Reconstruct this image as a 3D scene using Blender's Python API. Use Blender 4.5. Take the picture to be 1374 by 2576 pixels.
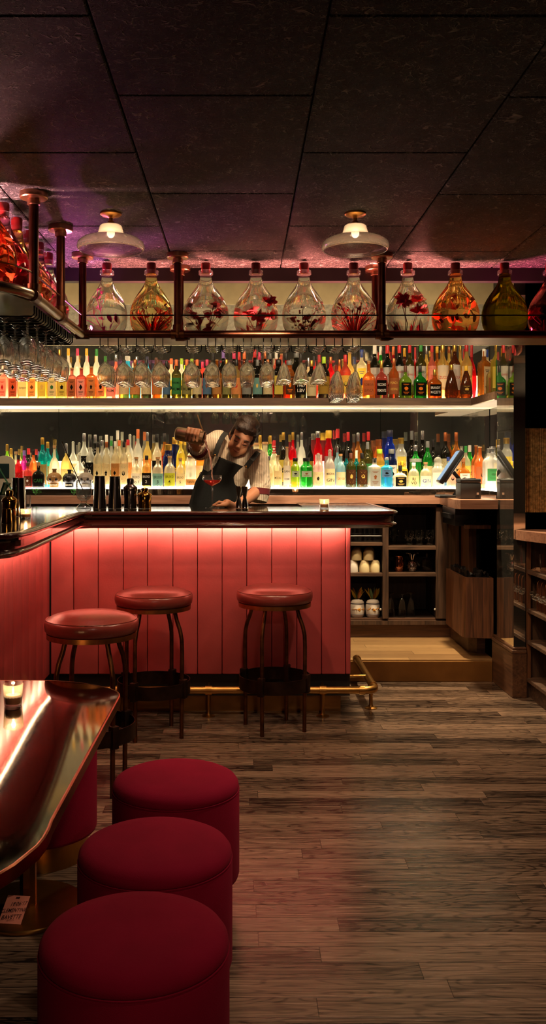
import bpy, bmesh, math, random
from mathutils import Vector, Matrix, Euler
R = math.radians
rnd = random.Random(7)
SC = bpy.context.scene
COL = SC.collection
for o in list(bpy.data.objects):
    bpy.data.objects.remove(o)

# ---------------------------------------------------------------- camera, world, exposure, lights
EYE, FPX, CX, CY = 1.36, 2300.0, 610.0, 1180.0       # eye height, focal length in pixels, principal point of the 1374x2576 frame
cam_d = bpy.data.cameras.new('camera'); cam = bpy.data.objects.new('camera', cam_d); COL.objects.link(cam)
cam.location = (0, 0, EYE); cam.rotation_euler = (R(90), 0, 0)
cam_d.sensor_fit = 'VERTICAL'; cam_d.sensor_height = 24.0; cam_d.lens = FPX * 24.0 / 2576
cam_d.shift_x = (687 - CX) / 2576; cam_d.shift_y = -(1288 - CY) / 2576
cam_d.clip_start = 0.05
SC.camera = cam
SC.view_settings.view_transform = 'Standard'; SC.view_settings.look = 'None'
SC.view_settings.exposure = 0.0; SC.view_settings.gamma = 1.0
try: SC.view_settings.use_curve_mapping = False
except Exception: pass
cy = SC.cycles
cy.use_denoising = True
try: cy.denoiser = 'OPENIMAGEDENOISE'
except Exception: pass
cy.max_bounces = 10; cy.diffuse_bounces = 3; cy.glossy_bounces = 4; cy.transmission_bounces = 8; cy.transparent_max_bounces = 24
cy.caustics_reflective = False; cy.caustics_refractive = False
cy.sample_clamp_indirect = 8.0; cy.blur_glossy = 0.5
w = bpy.data.worlds.new('world'); SC.world = w; w.use_nodes = True
w.node_tree.nodes['Background'].inputs[0].default_value = (0.5, 0.35, 0.25, 1)
w.node_tree.nodes['Background'].inputs[1].default_value = 0.01

def lamp(name, kind, loc, energy, col, target=None, size=0.05, angle=80, blend=0.6, size_y=None):
    d = bpy.data.lights.new(name, kind); d.energy = energy; d.color = col
    if kind == 'SPOT':
        d.spot_size = R(angle); d.spot_blend = blend; d.shadow_soft_size = size
    elif kind == 'POINT':
        d.shadow_soft_size = size
    elif kind == 'AREA':
        d.shape = 'RECTANGLE'; d.size = size; d.size_y = size_y or size
    o = bpy.data.objects.new(name, d); COL.objects.link(o); o.location = loc
    if target is not None:
        o.rotation_euler = (Vector(target) - Vector(loc)).to_track_quat('-Z', 'Y').to_euler()
    return o
WARM = (1.0, 0.66, 0.38)
lamp('unseen_ceiling_spot', 'SPOT', (0.95, 3.4, 2.46), 95, (1.0, 0.74, 0.5), (0.75, 3.5, 0), 0.05, 100, 0.9)  # this and the next two: unseen fill over floor, poufs and stools
lamp('unseen_ceiling_spot', 'SPOT', (0.95, 1.5, 2.46), 24, (1.0, 0.72, 0.48), (0.6, 1.8, 0), 0.02, 100, 0.8)
lamp('unseen_ceiling_spot', 'SPOT', (-0.15, 3.75, 2.46), 60, WARM, (-0.15, 4.5, 0.3), 0.04, 95, 0.8)
lamp('unseen_ceiling_spot', 'SPOT', (1.2, 6.0, 2.78), 400, (1.0, 0.78, 0.48), (1.1, 6.15, 0), 0.05, 75, 0.6)
lamp('unseen_ceiling_spot', 'SPOT', (0.1, 5.42, 2.75), 70, WARM, (-0.05, 5.85, 1.0), 0.08, 90, 0.7)
lamp('unseen_ceiling_spot', 'SPOT', (0.75, 4.3, 2.46), 60, WARM, (1.8, 5.0, 0.6), 0.04, 70, 0.7)  # added lamp that brightens the side cabinet, no fitting behind it
lamp('bartender_fill', 'SPOT', (0.2, 3.9, 2.46), 190, (1.0, 0.74, 0.48), (-0.06, 5.85, 1.42), 0.04, 24, 0.6)  # added fill that lifts the bartender's face, not a known fitting
lamp('room_fill', 'SPOT', (0.4, -1.2, 2.47), 70, (1.0, 0.64, 0.46), (-0.1, 2.6, 0.2), 0.08, 75, 0.9)  # added fill from behind the camera for pouf fronts and floor
lamp('room_fill', 'SPOT', (-0.3, -1.6, 2.47), 60, (1.0, 0.6, 0.45), (-0.3, -3.0, 1.5), 0.08, 110, 0.9)  # added to light the front wall so the mirror reflects maroon
lamp('recess_fill', 'SPOT', (2.0, 4.7, 2.46), 170, WARM, (1.85, 5.5, 1.2), 0.04, 70, 0.8)  # added to brighten the reeded panel, no lamp known in the recess
for k, x in enumerate((-2.0, -1.1, -0.2, 0.7, 1.45)):
    lamp('back_bar_fill', 'SPOT', (x, 5.5, 2.78), 55, (1.0, 0.74, 0.46), (x, 6.95, 1.85), 0.06, 95, 0.8)  # added row of unseen lamps that lights the bottle fronts
for k, x in enumerate((-0.55, 0.05, 0.55, 1.1)):
    lamp('red_shelf_light', 'SPOT', (x, 5.19, 2.09), 85, (1.0, 0.24, 0.2), (x, 4.95, 2.6), 0.03, 120, 0.8)
lamp('red_shelf_light', 'SPOT', (1.5, 5.15, 2.09), 40, (1.0, 0.10, 0.22), (1.5, 4.95, 2.6), 0.03, 130, 0.8)
lamp('magenta_shelf_light', 'SPOT', (-0.92, 4.98, 2.09), 48, (0.9, 0.16, 0.55), (-0.85, 4.75, 2.6), 0.03, 140, 0.8)
lamp('magenta_shelf_light', 'SPOT', (-1.18, 4.45, 2.09), 60, (0.95, 0.22, 0.45), (-0.95, 4.3, 2.6), 0.03, 140, 0.8)
lamp('red_shelf_light', 'SPOT', (-1.2, 3.75, 2.09), 110, (1.0, 0.36, 0.38), (-0.95, 3.65, 2.6), 0.03, 140, 0.8)

# ---------------------------------------------------------------- helpers
def P(px, py, D):
    """The point that stands at depth D on the sight line through pixel (px, py)."""
    return Vector(((px - CX) * D / FPX, D, EYE - (py - CY) * D / FPX))
def X(px, D): return (px - CX) * D / FPX
def Z(py, D): return EYE - (py - CY) * D / FPX
def s(r, g, b):
    def f(c):
        c /= 255.0
        return c / 12.92 if c <= 0.04045 else ((c + 0.055) / 1.055) ** 2.4
    return (f(r), f(g), f(b))

class MB:
    """Collects shapes and links them as ONE mesh object."""
    def __init__(self): self.v = []; self.f = []; self.m = []
    def add(self, vs, fs, mi=0):
        o = len(self.v); self.v += [tuple(p) for p in vs]
        self.f += [tuple(i + o for i in q) for q in fs]; self.m += [mi] * len(fs)
        return self
    def box(self, x0, x1, y0, y1, z0, z1, mi=0, M=None):
        vs = [Vector((x, y, z)) for z in (z0, z1) for y in (y0, y1) for x in (x0, x1)]
        if M is not None: vs = [M @ p for p in vs]
        return self.add(vs, [(0, 2, 3, 1), (4, 5, 7, 6), (0, 1, 5, 4), (2, 6, 7, 3), (0, 4, 6, 2), (1, 3, 7, 5)], mi)
    def rbox(self, x0, x1, y0, y1, z0, z1, bev=0.01, seg=2, mi=0, M=None):
        bm = bmesh.new(); bmesh.ops.create_cube(bm, size=1)
        for q in bm.verts:
            q.co = Vector(((x0 + x1) / 2 + q.co.x * (x1 - x0), (y0 + y1) / 2 + q.co.y * (y1 - y0), (z0 + z1) / 2 + q.co.z * (z1 - z0)))
        bmesh.ops.bevel(bm, geom=bm.edges[:], offset=bev, segments=seg, affect='EDGES', profile=0.5)
        bm.verts.index_update()
        vs = [q.co.copy() for q in bm.verts]
        if M is not None: vs = [M @ p for p in vs]
        self.add(vs, [tuple(q.index for q in f.verts) for f in bm.faces], mi); bm.free(); return self
    def lathe(self, prof, c=(0, 0, 0), n=24, mi=0, M=None, sq=2.0, ay=1.0, rib=0, ribd=0.0):
        vs, fs = [], []
        for (r, z) in prof:
            for k in range(n):
                a = 2 * math.pi * (k + 0.5) / n
                ca, sa = math.cos(a), math.sin(a)
                q = 1.0
                if sq != 2.0: q = 1.0 / (abs(ca) ** sq + abs(sa) ** sq) ** (1.0 / sq)
                if rib: q *= 1 + ribd * (1 if k % 2 else -1)
                p = Vector((r * q * ca, r * q * sa * ay, z))
                vs.append((M @ p) if M is not None else p + Vector(c))
        for i in range(len(prof) - 1):
            for k in range(n):
                k2 = (k + 1) % n
                fs.append((i * n + k, i * n + k2, (i + 1) * n + k2, (i + 1) * n + k))
        if prof[0][0] > 1e-6: fs.append(tuple(range(n - 1, -1, -1)))
        if prof[-1][0] > 1e-6: fs.append(tuple((len(prof) - 1) * n + k for k in range(n)))
        return self.add(vs, fs, mi)
    def shell(self, prof, c=(0, 0, 0), n=24, mi=0, M=None, rib=0, ribd=0.0):
        """An open lathe without end caps."""
        f0 = len(self.f); self.lathe(prof, c, n, mi, M, rib=rib, ribd=ribd)
        keep = [(q, m) for q, m in zip(self.f[f0:], self.m[f0:]) if len(q) == 4 or n == 4]
        self.f[f0:] = [q for q, m in keep]; self.m[f0:] = [m for q, m in keep]
        return self
    def tube(self, pts, r, n=10, closed=False, mi=0):
        pts = [Vector(p) for p in pts]; N = len(pts)
        rr = r if isinstance(r, (list, tuple)) else [r] * N
        vs, fs = [], []
        up = None
        for i, p in enumerate(pts):
            a = pts[(i - 1) % N] if (closed or i > 0) else p
            b = pts[(i + 1) % N] if (closed or i < N - 1) else p
            t = (b - a).normalized()
            if up is None:
                up = Vector((0, 0, 1)) if abs(t.z) < 0.9 else Vector((1, 0, 0))
            u = (up - t * up.dot(t)).normalized(); wv = t.cross(u); up = u
            for k in range(n):
                g = 2 * math.pi * k / n
                vs.append(p + (u * math.cos(g) + wv * math.sin(g)) * rr[i])
        for i in range(N if closed else N - 1):
            j = (i + 1) % N
            for k in range(n):
                k2 = (k + 1) % n
                fs.append((i * n + k, j * n + k, j * n + k2, i * n + k2))
        if not closed:
            fs.append(tuple(range(n))); fs.append(tuple((N - 1) * n + k for k in range(n - 1, -1, -1)))
        return self.add(vs, fs, mi)
    def sph(self, c, r, n=16, h=10, mi=0, M=None):
        r3 = r if isinstance(r, (list, tuple)) else (r, r, r)
        c = Vector(c); vs = []; fs = []
        for i in range(1, h):
            t = math.pi * i / h
            for k in range(n):
                a = 2 * math.pi * k / n
                p = Vector((r3[0] * math.sin(t) * math.cos(a), r3[1] * math.sin(t) * math.sin(a), r3[2] * math.cos(t)))
                vs.append(c + (M @ p if M is not None else p))
        for e in (1, -1):
            p = Vector((0, 0, e * r3[2])); vs.append(c + (M @ p if M is not None else p))
        top, bot = len(vs) - 2, len(vs) - 1
        for i in range(h - 2):
            for k in range(n):
                k2 = (k + 1) % n
                fs.append((i * n + k, (i + 1) * n + k, (i + 1) * n + k2, i * n + k2))
        for k in range(n):
            k2 = (k + 1) % n
            fs.append((top, k, k2)); fs.append((bot, (h - 2) * n + k2, (h - 2) * n + k))
        return self.add(vs, fs, mi)
    def cone(self, p0, r0, p1, r1, n=14):
        """A tapered capsule: limb pieces that a remesh then melts into one surface."""
        p0, p1 = Vector(p0), Vector(p1); d = p1 - p0; L = d.length
        q = d.to_track_quat('Z', 'Y').to_matrix()
        prof = [(0.0, -r0)] + [(r0 * math.cos(t), -r0 * math.sin(t)) for t in (R(60), R(30))] + [(r0, 0), (r1, L)] + [(r1 * math.cos(t), L + r1 * math.sin(t)) for t in (R(30), R(60))] + [(0.0, L + r1)]
        M = Matrix.Translation(p0) @ q.to_4x4()
        prof[0] = (r0 * 0.05, -r0); prof[-1] = (r1 * 0.05, L + r1)
        return self.lathe(prof, n=n, M=M)
    def prism(self, poly, z0, z1, mi=0):
        n = len(poly)
        vs = [(x, y, z0) for x, y in poly] + [(x, y, z1) for x, y in poly]
        fs = [tuple(range(n - 1, -1, -1)), tuple(range(n, 2 * n))] + [(i, (i + 1) % n, n + (i + 1) % n, n + i) for i in range(n)]
        return self.add(vs, fs, mi)
    def sweep(self, path, prof, mi=0):
        """Sweeps a profile of (outward, z) along an open plan path whose outward side is on its right."""
        N = len(path); vs = []; fs = []; K = len(prof)
        for i, (x, y) in enumerate(path):
            d1 = Vector((x - path[i - 1][0], y - path[i - 1][1])).normalized() if i > 0 else None
            d2 = Vector((path[i + 1][0] - x, path[i + 1][1] - y)).normalized() if i < N - 1 else None
            d1 = d1 or d2; d2 = d2 or d1
            n1 = Vector((d1.y, -d1.x)); n2 = Vector((d2.y, -d2.x)); m = (n1 + n2).normalized(); m = m / max(0.35, m.dot(n1))
            for (o, z) in prof: vs.append((x + m.x * o, y + m.y * o, z))
        for i in range(N - 1):
            for k in range(K - 1):
                fs.append((i * K + k, (i + 1) * K + k, (i + 1) * K + k + 1, i * K + k + 1))
        fs.append(tuple(range(K))); fs.append(tuple((N - 1) * K + k for k in range(K - 1, -1, -1)))
        return self.add(vs, fs, mi)
    def join(self, other, M=None, mi=None):
        vs = [(M @ Vector(p)) if M is not None else p for p in other.v]
        o = len(self.v); self.v += [tuple(p) for p in vs]; self.f += [tuple(i + o for i in q) for q in other.f]
        self.m += [m if mi is None else mi for m in other.m]; return self
    def mesh(self, name, mats, smooth=True, angle=40):
        me = bpy.data.meshes.new(name); me.from_pydata(self.v, [], self.f)
        for m in (mats if isinstance(mats, (list, tuple)) else [mats]): me.materials.append(m)
        me.polygons.foreach_set('material_index', self.m)
        if smooth:
            me.polygons.foreach_set('use_smooth', [True] * len(me.polygons))
            try: me.set_sharp_from_angle(angle=R(angle))
            except Exception: pass
        me.update(); return me
    def build(self, name, mats, parent=None, smooth=True, angle=40, world=False):
        if world and parent is not None:
            L = parent.matrix_world.inverted() if False else Matrix.Translation(-world_loc(parent))
            self.v = [tuple(L @ Vector(p)) for p in self.v]
        o = bpy.data.objects.new(name, self.mesh(name, mats, smooth, angle)); COL.objects.link(o)
        if parent is not None: o.parent = parent
        return o
def world_loc(o):
    l = Vector(o.location)
    while o.parent is not None:
        o = o.parent; l = l + Vector(o.location)
    return l
USED = {}
def tag(o, label, cat, group=None):
    o['label'] = label; o['category'] = cat
    if group: o['group'] = group
    USED[label] = USED.get(label, 0) + 1
    return o
def thing(name, label, cat, loc=(0, 0, 0), rz=0.0, group=None):
    o = bpy.data.objects.new(name, None); COL.objects.link(o); o.location = loc; o.rotation_euler = (0, 0, rz)
    o.empty_display_size = 0.05
    return tag(o, label, cat, group)
def struct(name, mb, m, smooth=False, **k):
    o = mb.build(name, m, None, smooth, **k); o['kind'] = 'structure'; return o
def copy_tree(o, parent=None):
    c = o.copy(); COL.objects.link(c); c.parent = parent
    for ch in list(KIDS.get(o.name, [])): pass
    for ch in [q for q in o.children]: copy_tree(ch, c)
    return c
KIDS = {}
_txt = {}
def text(t, size=0.02, shear=0.0):
    """Lettering as flat geometry in the XZ plane, centred: (verts, faces, width, height)."""
    k = (t, shear)
    if k not in _txt:
        c = bpy.data.curves.new('lettering', 'FONT'); c.body = t; c.size = 1.0; c.align_x = 'CENTER'; c.align_y = 'CENTER'; c.resolution_u = 2; c.shear = shear
        c.offset = 0.003
        o = bpy.data.objects.new('lettering', c)
        me = o.to_mesh()
        _txt[k] = ([(p.co.x, p.co.y) for p in me.vertices], [tuple(f.vertices) for f in me.polygons])
        o.to_mesh_clear(); bpy.data.objects.remove(o); bpy.data.curves.remove(c)
    v, f = _txt[k]
    return [(x * size, y * size) for x, y in v], f

# ---------------------------------------------------------------- materials
MATS = {}
def nodes(name):
    m = bpy.data.materials.new(name); m.use_nodes = True
    nt = m.node_tree; return m, nt, nt.nodes, nt.links
def pr(name, col, rough=0.5, metal=0.0, es=0.0, ec=None, noise=None, bump=None, coat=0.0, sheen=0.0, trans=0.0, ior=1.45, spec=0.5, stretch=(1, 1, 1), aniso=0.0, sss=0.0):
    if name in MATS: return MATS[name]
    m, nt, N, L = nodes(name); b = N['Principled BSDF']
    b.inputs['Base Color'].default_value = (*col, 1); b.inputs['Roughness'].default_value = rough; b.inputs['Metallic'].default_value = metal
    b.inputs['Coat Weight'].default_value = coat; b.inputs['Coat Roughness'].default_value = 0.08
    b.inputs['Sheen Weight'].default_value = sheen; b.inputs['Transmission Weight'].default_value = trans; b.inputs['IOR'].default_value = ior
    b.inputs['Specular IOR Level'].default_value = spec; b.inputs['Anisotropic'].default_value = aniso
    if sss: b.inputs['Subsurface Weight'].default_value = sss; b.inputs['Subsurface Radius'].default_value = (0.02, 0.008, 0.004)
    if sheen: b.inputs['Sheen Roughness'].default_value = 0.4; b.inputs['Sheen Tint'].default_value = (*[min(1, c * 3 + 0.15) for c in col], 1)
    if es: b.inputs['Emission Color'].default_value = (*(ec or col), 1); b.inputs['Emission Strength'].default_value = es
    if noise or bump:
        tc = N.new('ShaderNodeTexCoord'); mp = N.new('ShaderNodeMapping'); mp.inputs['Scale'].default_value = stretch
        L.new(tc.outputs['Object'], mp.inputs['Vector'])
        n = N.new('ShaderNodeTexNoise'); n.inputs['Scale'].default_value = (noise or bump)[0]; n.inputs['Detail'].default_value = 5
        L.new(mp.outputs['Vector'], n.inputs['Vector'])
        if noise:
            r = N.new('ShaderNodeValToRGB'); a = noise[1]
            r.color_ramp.elements[0].position = 0.3; r.color_ramp.elements[1].position = 0.7
            r.color_ramp.elements[0].color = (*[max(0, c * (1 - a)) for c in col], 1); r.color_ramp.elements[1].color = (*[min(1, c * (1 + a)) for c in col], 1)
            L.new(n.outputs['Fac'], r.inputs['Fac']); L.new(r.outputs['Color'], b.inputs['Base Color'])
        if bump:
            n2 = N.new('ShaderNodeTexNoise'); n2.inputs['Scale'].default_value = bump[0]; n2.inputs['Detail'].default_value = 4
            L.new(mp.outputs['Vector'], n2.inputs['Vector'])
            bp = N.new('ShaderNodeBump'); bp.inputs['Strength'].default_value = bump[1]; bp.inputs['Distance'].default_value = 0.01
            L.new(n2.outputs['Fac'], bp.inputs['Height']); L.new(bp.outputs['Normal'], b.inputs['Normal'])
    MATS[name] = m; return m
def emis(name, col, st):
    if name in MATS: return MATS[name]
    m, nt, N, L = nodes(name); N.remove(N['Principled BSDF']); e = N.new('ShaderNodeEmission')
    e.inputs['Color'].default_value = (*col, 1); e.inputs['Strength'].default_value = st
    L.new(e.outputs[0], N['Material Output'].inputs['Surface']); MATS[name] = m; return m
def glass(name, col, clear=0.5, body=0.5, shine=0.35, rough=0.06):
    """Coloured bottle glass with its drink: part see-through, part glowing through, a glossy skin."""
    if name in MATS: return MATS[name]
    m, nt, N, L = nodes(name); N.remove(N['Principled BSDF'])
    t = N.new('ShaderNodeBsdfTransparent'); t.inputs['Color'].default_value = (*[min(1, 1.06 * c ** 0.55) for c in col], 1)
    tl = N.new('ShaderNodeBsdfTranslucent'); tl.inputs['Color'].default_value = (*col, 1)
    df = N.new('ShaderNodeBsdfDiffuse'); df.inputs['Color'].default_value = (*[c * 0.7 for c in col], 1)
    gl = N.new('ShaderNodeBsdfGlossy'); gl.inputs['Roughness'].default_value = rough; gl.inputs['Color'].default_value = (1, 1, 1, 1)
    m1 = N.new('ShaderNodeMixShader'); m1.inputs[0].default_value = 0.4; L.new(tl.outputs[0], m1.inputs[1]); L.new(df.outputs[0], m1.inputs[2])
    m2 = N.new('ShaderNodeMixShader'); m2.inputs[0].default_value = body; L.new(t.outputs[0], m2.inputs[1]); L.new(m1.outputs[0], m2.inputs[2])
    lw = N.new('ShaderNodeLayerWeight'); lw.inputs['Blend'].default_value = shine
    mm = N.new('ShaderNodeMath'); mm.operation = 'MULTIPLY'; mm.inputs[1].default_value = 0.6; L.new(lw.outputs['Fresnel'], mm.inputs[0])
    m3 = N.new('ShaderNodeMixShader'); L.new(mm.outputs[0], m3.inputs[0]); L.new(m2.outputs[0], m3.inputs[1]); L.new(gl.outputs[0], m3.inputs[2])
    L.new(m3.outputs[0], N['Material Output'].inputs['Surface']); MATS[name] = m; return m
def paper(name, col, k=0.35):
    if name in MATS: return MATS[name]
    m, nt, N, L = nodes(name); N.remove(N['Principled BSDF'])
    tl = N.new('ShaderNodeBsdfTranslucent'); tl.inputs['Color'].default_value = (*col, 1)
    df = N.new('ShaderNodeBsdfDiffuse'); df.inputs['Color'].default_value = (*col, 1)
    m1 = N.new('ShaderNodeMixShader'); m1.inputs[0].default_value = k; L.new(df.outputs[0], m1.inputs[1]); L.new(tl.outputs[0], m1.inputs[2])
    L.new(m1.outputs[0], N['Material Output'].inputs['Surface']); MATS[name] = m; return m

def m_ceiling():
    m, nt, N, L = nodes('black wood wool panel'); b = N['Principled BSDF']; b.inputs['Roughness'].default_value = 0.85; b.inputs['Specular IOR Level'].default_value = 0.25
    tc = N.new('ShaderNodeTexCoord'); last = None
    for sc, di in ((15, 1.6), (23, 2.0), (33, 2.4)):
        n = N.new('ShaderNodeTexNoise'); n.inputs['Scale'].default_value = sc; n.inputs['Detail'].default_value = 1; n.inputs['Distortion'].default_value = di
        L.new(tc.outputs['Object'], n.inputs['Vector'])
        a = N.new('ShaderNodeMath'); a.operation = 'SUBTRACT'; a.inputs[1].default_value = 0.5; L.new(n.outputs['Fac'], a.inputs[0])
        ab = N.new('ShaderNodeMath'); ab.operation = 'ABSOLUTE'; L.new(a.outputs[0], ab.inputs[0])
        mr = N.new('ShaderNodeMapRange'); mr.inputs['From Min'].default_value = 0.0; mr.inputs['From Max'].default_value = 0.021; mr.inputs['To Min'].default_value = 1; mr.inputs['To Max'].default_value = 0
        L.new(ab.outputs[0], mr.inputs['Value'])
        if last is None: last = mr.outputs[0]
        else:
            mx = N.new('ShaderNodeMath'); mx.operation = 'MAXIMUM'; L.new(last, mx.inputs[0]); L.new(mr.outputs[0], mx.inputs[1]); last = mx.outputs[0]
    n = N.new('ShaderNodeTexNoise'); n.inputs['Scale'].default_value = 14.0; L.new(tc.outputs['Object'], n.inputs['Vector'])
    mu = N.new('ShaderNodeMath'); mu.operation = 'MULTIPLY'; L.new(last, mu.inputs[0]); L.new(n.outputs['Fac'], mu.inputs[1])
    r = N.new('ShaderNodeValToRGB'); r.color_ramp.elements[0].color = (0.017, 0.022, 0.021, 1); r.color_ramp.elements[1].color = (0.62, 0.68, 0.60, 1)
    L.new(mu.outputs[0], r.inputs['Fac']); L.new(r.outputs['Color'], b.inputs['Base Color'])
    bp = N.new('ShaderNodeBump'); bp.inputs['Strength'].default_value = 0.8; bp.inputs['Distance'].default_value = 0.006
    L.new(last, bp.inputs['Height']); L.new(bp.outputs['Normal'], b.inputs['Normal']); return m

def m_planks(name, c0, c1, width, length, rough=0.34, grain=1.0, gap=0.02):
    """Boards running along X, each with its own tone, grain and end joint."""
    m, nt, N, L = nodes(name); b = N['Principled BSDF']
    tc = N.new('ShaderNodeTexCoord'); sx = N.new('ShaderNodeSeparateXYZ'); L.new(tc.outputs['Object'], sx.inputs[0])
    def M(op, a, b2=None, b3=None):
        q = N.new('ShaderNodeMath'); q.operation = op
        for i, v in enumerate((a, b2, b3)):
            if v is None: continue
            if isinstance(v, (int, float)): q.inputs[i].default_value = v
            else: L.new(v, q.inputs[i])
        return q.outputs[0]
    yr = M('DIVIDE', sx.outputs['Y'], width); row = M('FLOOR', yr); fy = M('FRACT', yr)
    wn = N.new('ShaderNodeTexWhiteNoise'); wn.noise_dimensions = '1D'; L.new(row, wn.inputs['W'])
    xo = M('MULTIPLY_ADD', wn.outputs['Value'], 7.3, M('DIVIDE', sx.outputs['X'], length))
    colm = M('FLOOR', xo); fx = M('FRACT', xo)
    cid = N.new('ShaderNodeCombineXYZ'); L.new(row, cid.inputs[0]); L.new(colm, cid.inputs[1])
    w2 = N.new('ShaderNodeTexWhiteNoise'); w2.noise_dimensions = '2D'; L.new(cid.outputs[0], w2.inputs['Vector'])
    dy = M('MINIMUM', fy, M('SUBTRACT', 1.0, fy)); dx = M('MULTIPLY', M('MINIMUM', fx, M('SUBTRACT', 1.0, fx)), length / width)
    d = M('MINIMUM', dy, dx)
    seam = N.new('ShaderNodeMapRange'); seam.inputs['From Max'].default_value = gap; L.new(d, seam.inputs['Value'])
    vo = N.new('ShaderNodeVectorMath'); vo.operation = 'MULTIPLY_ADD'; L.new(w2.outputs['Color'], vo.inputs[0]); vo.inputs[1].default_value = (9, 9, 9); L.new(tc.outputs['Object'], vo.inputs[2])
    mp = N.new('ShaderNodeMapping'); mp.inputs['Scale'].default_value = (2.0, 60, 1); L.new(vo.outputs[0], mp.inputs['Vector'])
    g = N.new('ShaderNodeTexNoise'); g.inputs['Scale'].default_value = 2.2; g.inputs['Detail'].default_value = 7; g.inputs['Roughness'].default_value = 0.65; g.inputs['Distortion'].default_value = 0.6
    L.new(mp.outputs[0], g.inputs['Vector'])
    mp2 = N.new('ShaderNodeMapping'); mp2.inputs['Scale'].default_value = (1.6, 9, 1); L.new(vo.outputs[0], mp2.inputs['Vector'])
    g2 = N.new('ShaderNodeTexNoise'); g2.inputs['Scale'].default_value = 1.6; g2.inputs['Detail'].default_value = 1.5; L.new(mp2.outputs[0], g2.inputs['Vector'])
    ring = M('SINE', M('MULTIPLY', g2.outputs['Fac'], 75.0))
    ringm = N.new('ShaderNodeMapRange'); ringm.inputs['From Min'].default_value = 0.3; ringm.inputs['From Max'].default_value = 1.0; ringm.inputs['To Min'].default_value = 0.0; ringm.inputs['To Max'].default_value = 0.28 * grain; L.new(ring, ringm.inputs['Value'])
    t1 = M('MULTIPLY_ADD', M('SUBTRACT', g.outputs['Fac'], 0.5), 2.3 * grain, 0.5)
    t2 = M('MULTIPLY_ADD', M('SUBTRACT', w2.outputs['Value'], 0.5), 0.55, t1)
    t3 = M('SUBTRACT', t2, ringm.outputs[0])
    r = N.new('ShaderNodeValToRGB'); r.color_ramp.elements[0].position = 0.05; r.color_ramp.elements[1].position = 0.95
    r.color_ramp.elements[0].color = (*c0, 1); r.color_ramp.elements[1].color = (*c1, 1); L.new(t3, r.inputs['Fac'])
    mx = N.new('ShaderNodeMix'); mx.data_type = 'RGBA'; L.new(seam.outputs[0], mx.inputs['Factor']); mx.inputs['A'].default_value = (*[c * 0.12 for c in c0], 1); L.new(r.outputs['Color'], mx.inputs['B'])
    L.new(mx.outputs['Result'], b.inputs['Base Color'])
    rr = M('MULTIPLY_ADD', g.outputs['Fac'], 0.25, rough - 0.1); L.new(rr, b.inputs['Roughness'])
    h = M('MULTIPLY_ADD', t3, 0.25, seam.outputs[0])
    bp = N.new('ShaderNodeBump'); bp.inputs['Strength'].default_value = 0.15; bp.inputs['Distance'].default_value = 0.003; L.new(h, bp.inputs['Height']); L.new(bp.outputs['Normal'], b.inputs['Normal'])
    return m

def m_wood(name, c0, c1, axis='X', rough=0.5, scale=1.0, coat=0.0):
    if name in MATS: return MATS[name]
    m, nt, N, L = nodes(name); b = N['Principled BSDF']; b.inputs['Roughness'].default_value = rough; b.inputs['Coat Weight'].default_value = coat
    tc = N.new('ShaderNodeTexCoord'); mp = N.new('ShaderNodeMapping'); L.new(tc.outputs['Object'], mp.inputs['Vector'])
    sc = {'X': (1.2, 16, 16), 'Y': (16, 1.2, 16), 'Z': (16, 16, 1.2)}[axis]
    mp.inputs['Scale'].default_value = [q * scale for q in sc]
    g = N.new('ShaderNodeTexNoise'); g.inputs['Scale'].default_value = 3; g.inputs['Detail'].default_value = 6; g.inputs['Distortion'].default_value = 0.8; L.new(mp.outputs[0], g.inputs['Vector'])
    r = N.new('ShaderNodeValToRGB'); r.color_ramp.elements[0].position = 0.3; r.color_ramp.elements[1].position = 0.72
    r.color_ramp.elements[0].color = (*c0, 1); r.color_ramp.elements[1].color = (*c1, 1); L.new(g.outputs['Fac'], r.inputs['Fac']); L.new(r.outputs['Color'], b.inputs['Base Color'])
    bp = N.new('ShaderNodeBump'); bp.inputs['Strength'].default_value = 0.2; bp.inputs['Distance'].default_value = 0.003; L.new(g.outputs['Fac'], bp.inputs['Height']); L.new(bp.outputs['Normal'], b.inputs['Normal'])
    MATS[name] = m; return m

def m_mirror(name='antique mirror', tint=(0.50, 0.48, 0.42), spots=0.5, lo=0.34):
    """Old mirror glass: a tinted reflection broken by dark foxing."""
    m, nt, N, L = nodes(name); b = N['Principled BSDF']; b.inputs['Metallic'].default_value = 0.972
    tc = N.new('ShaderNodeTexCoord')
    n = N.new('ShaderNodeTexNoise'); n.inputs['Scale'].default_value = 3.5; n.inputs['Detail'].default_value = 9; n.inputs['Roughness'].default_value = 0.75; L.new(tc.outputs['Object'], n.inputs['Vector'])
    r = N.new('ShaderNodeValToRGB'); r.color_ramp.elements[0].position = lo; r.color_ramp.elements[1].position = lo + 0.12
    r.color_ramp.elements[0].color = (*[t * (1 - spots) for t in tint], 1); r.color_ramp.elements[1].color = (*tint, 1)
    L.new(n.outputs['Fac'], r.inputs['Fac']); L.new(r.outputs['Color'], b.inputs['Base Color'])
    rr = N.new('ShaderNodeMapRange'); rr.inputs['From Min'].default_value = lo; rr.inputs['From Max'].default_value = lo + 0.12; rr.inputs['To Min'].default_value = 0.22; rr.inputs['To Max'].default_value = 0.02
    L.new(n.outputs['Fac'], rr.inputs['Value']); L.new(rr.outputs[0], b.inputs['Roughness']); return m

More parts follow.
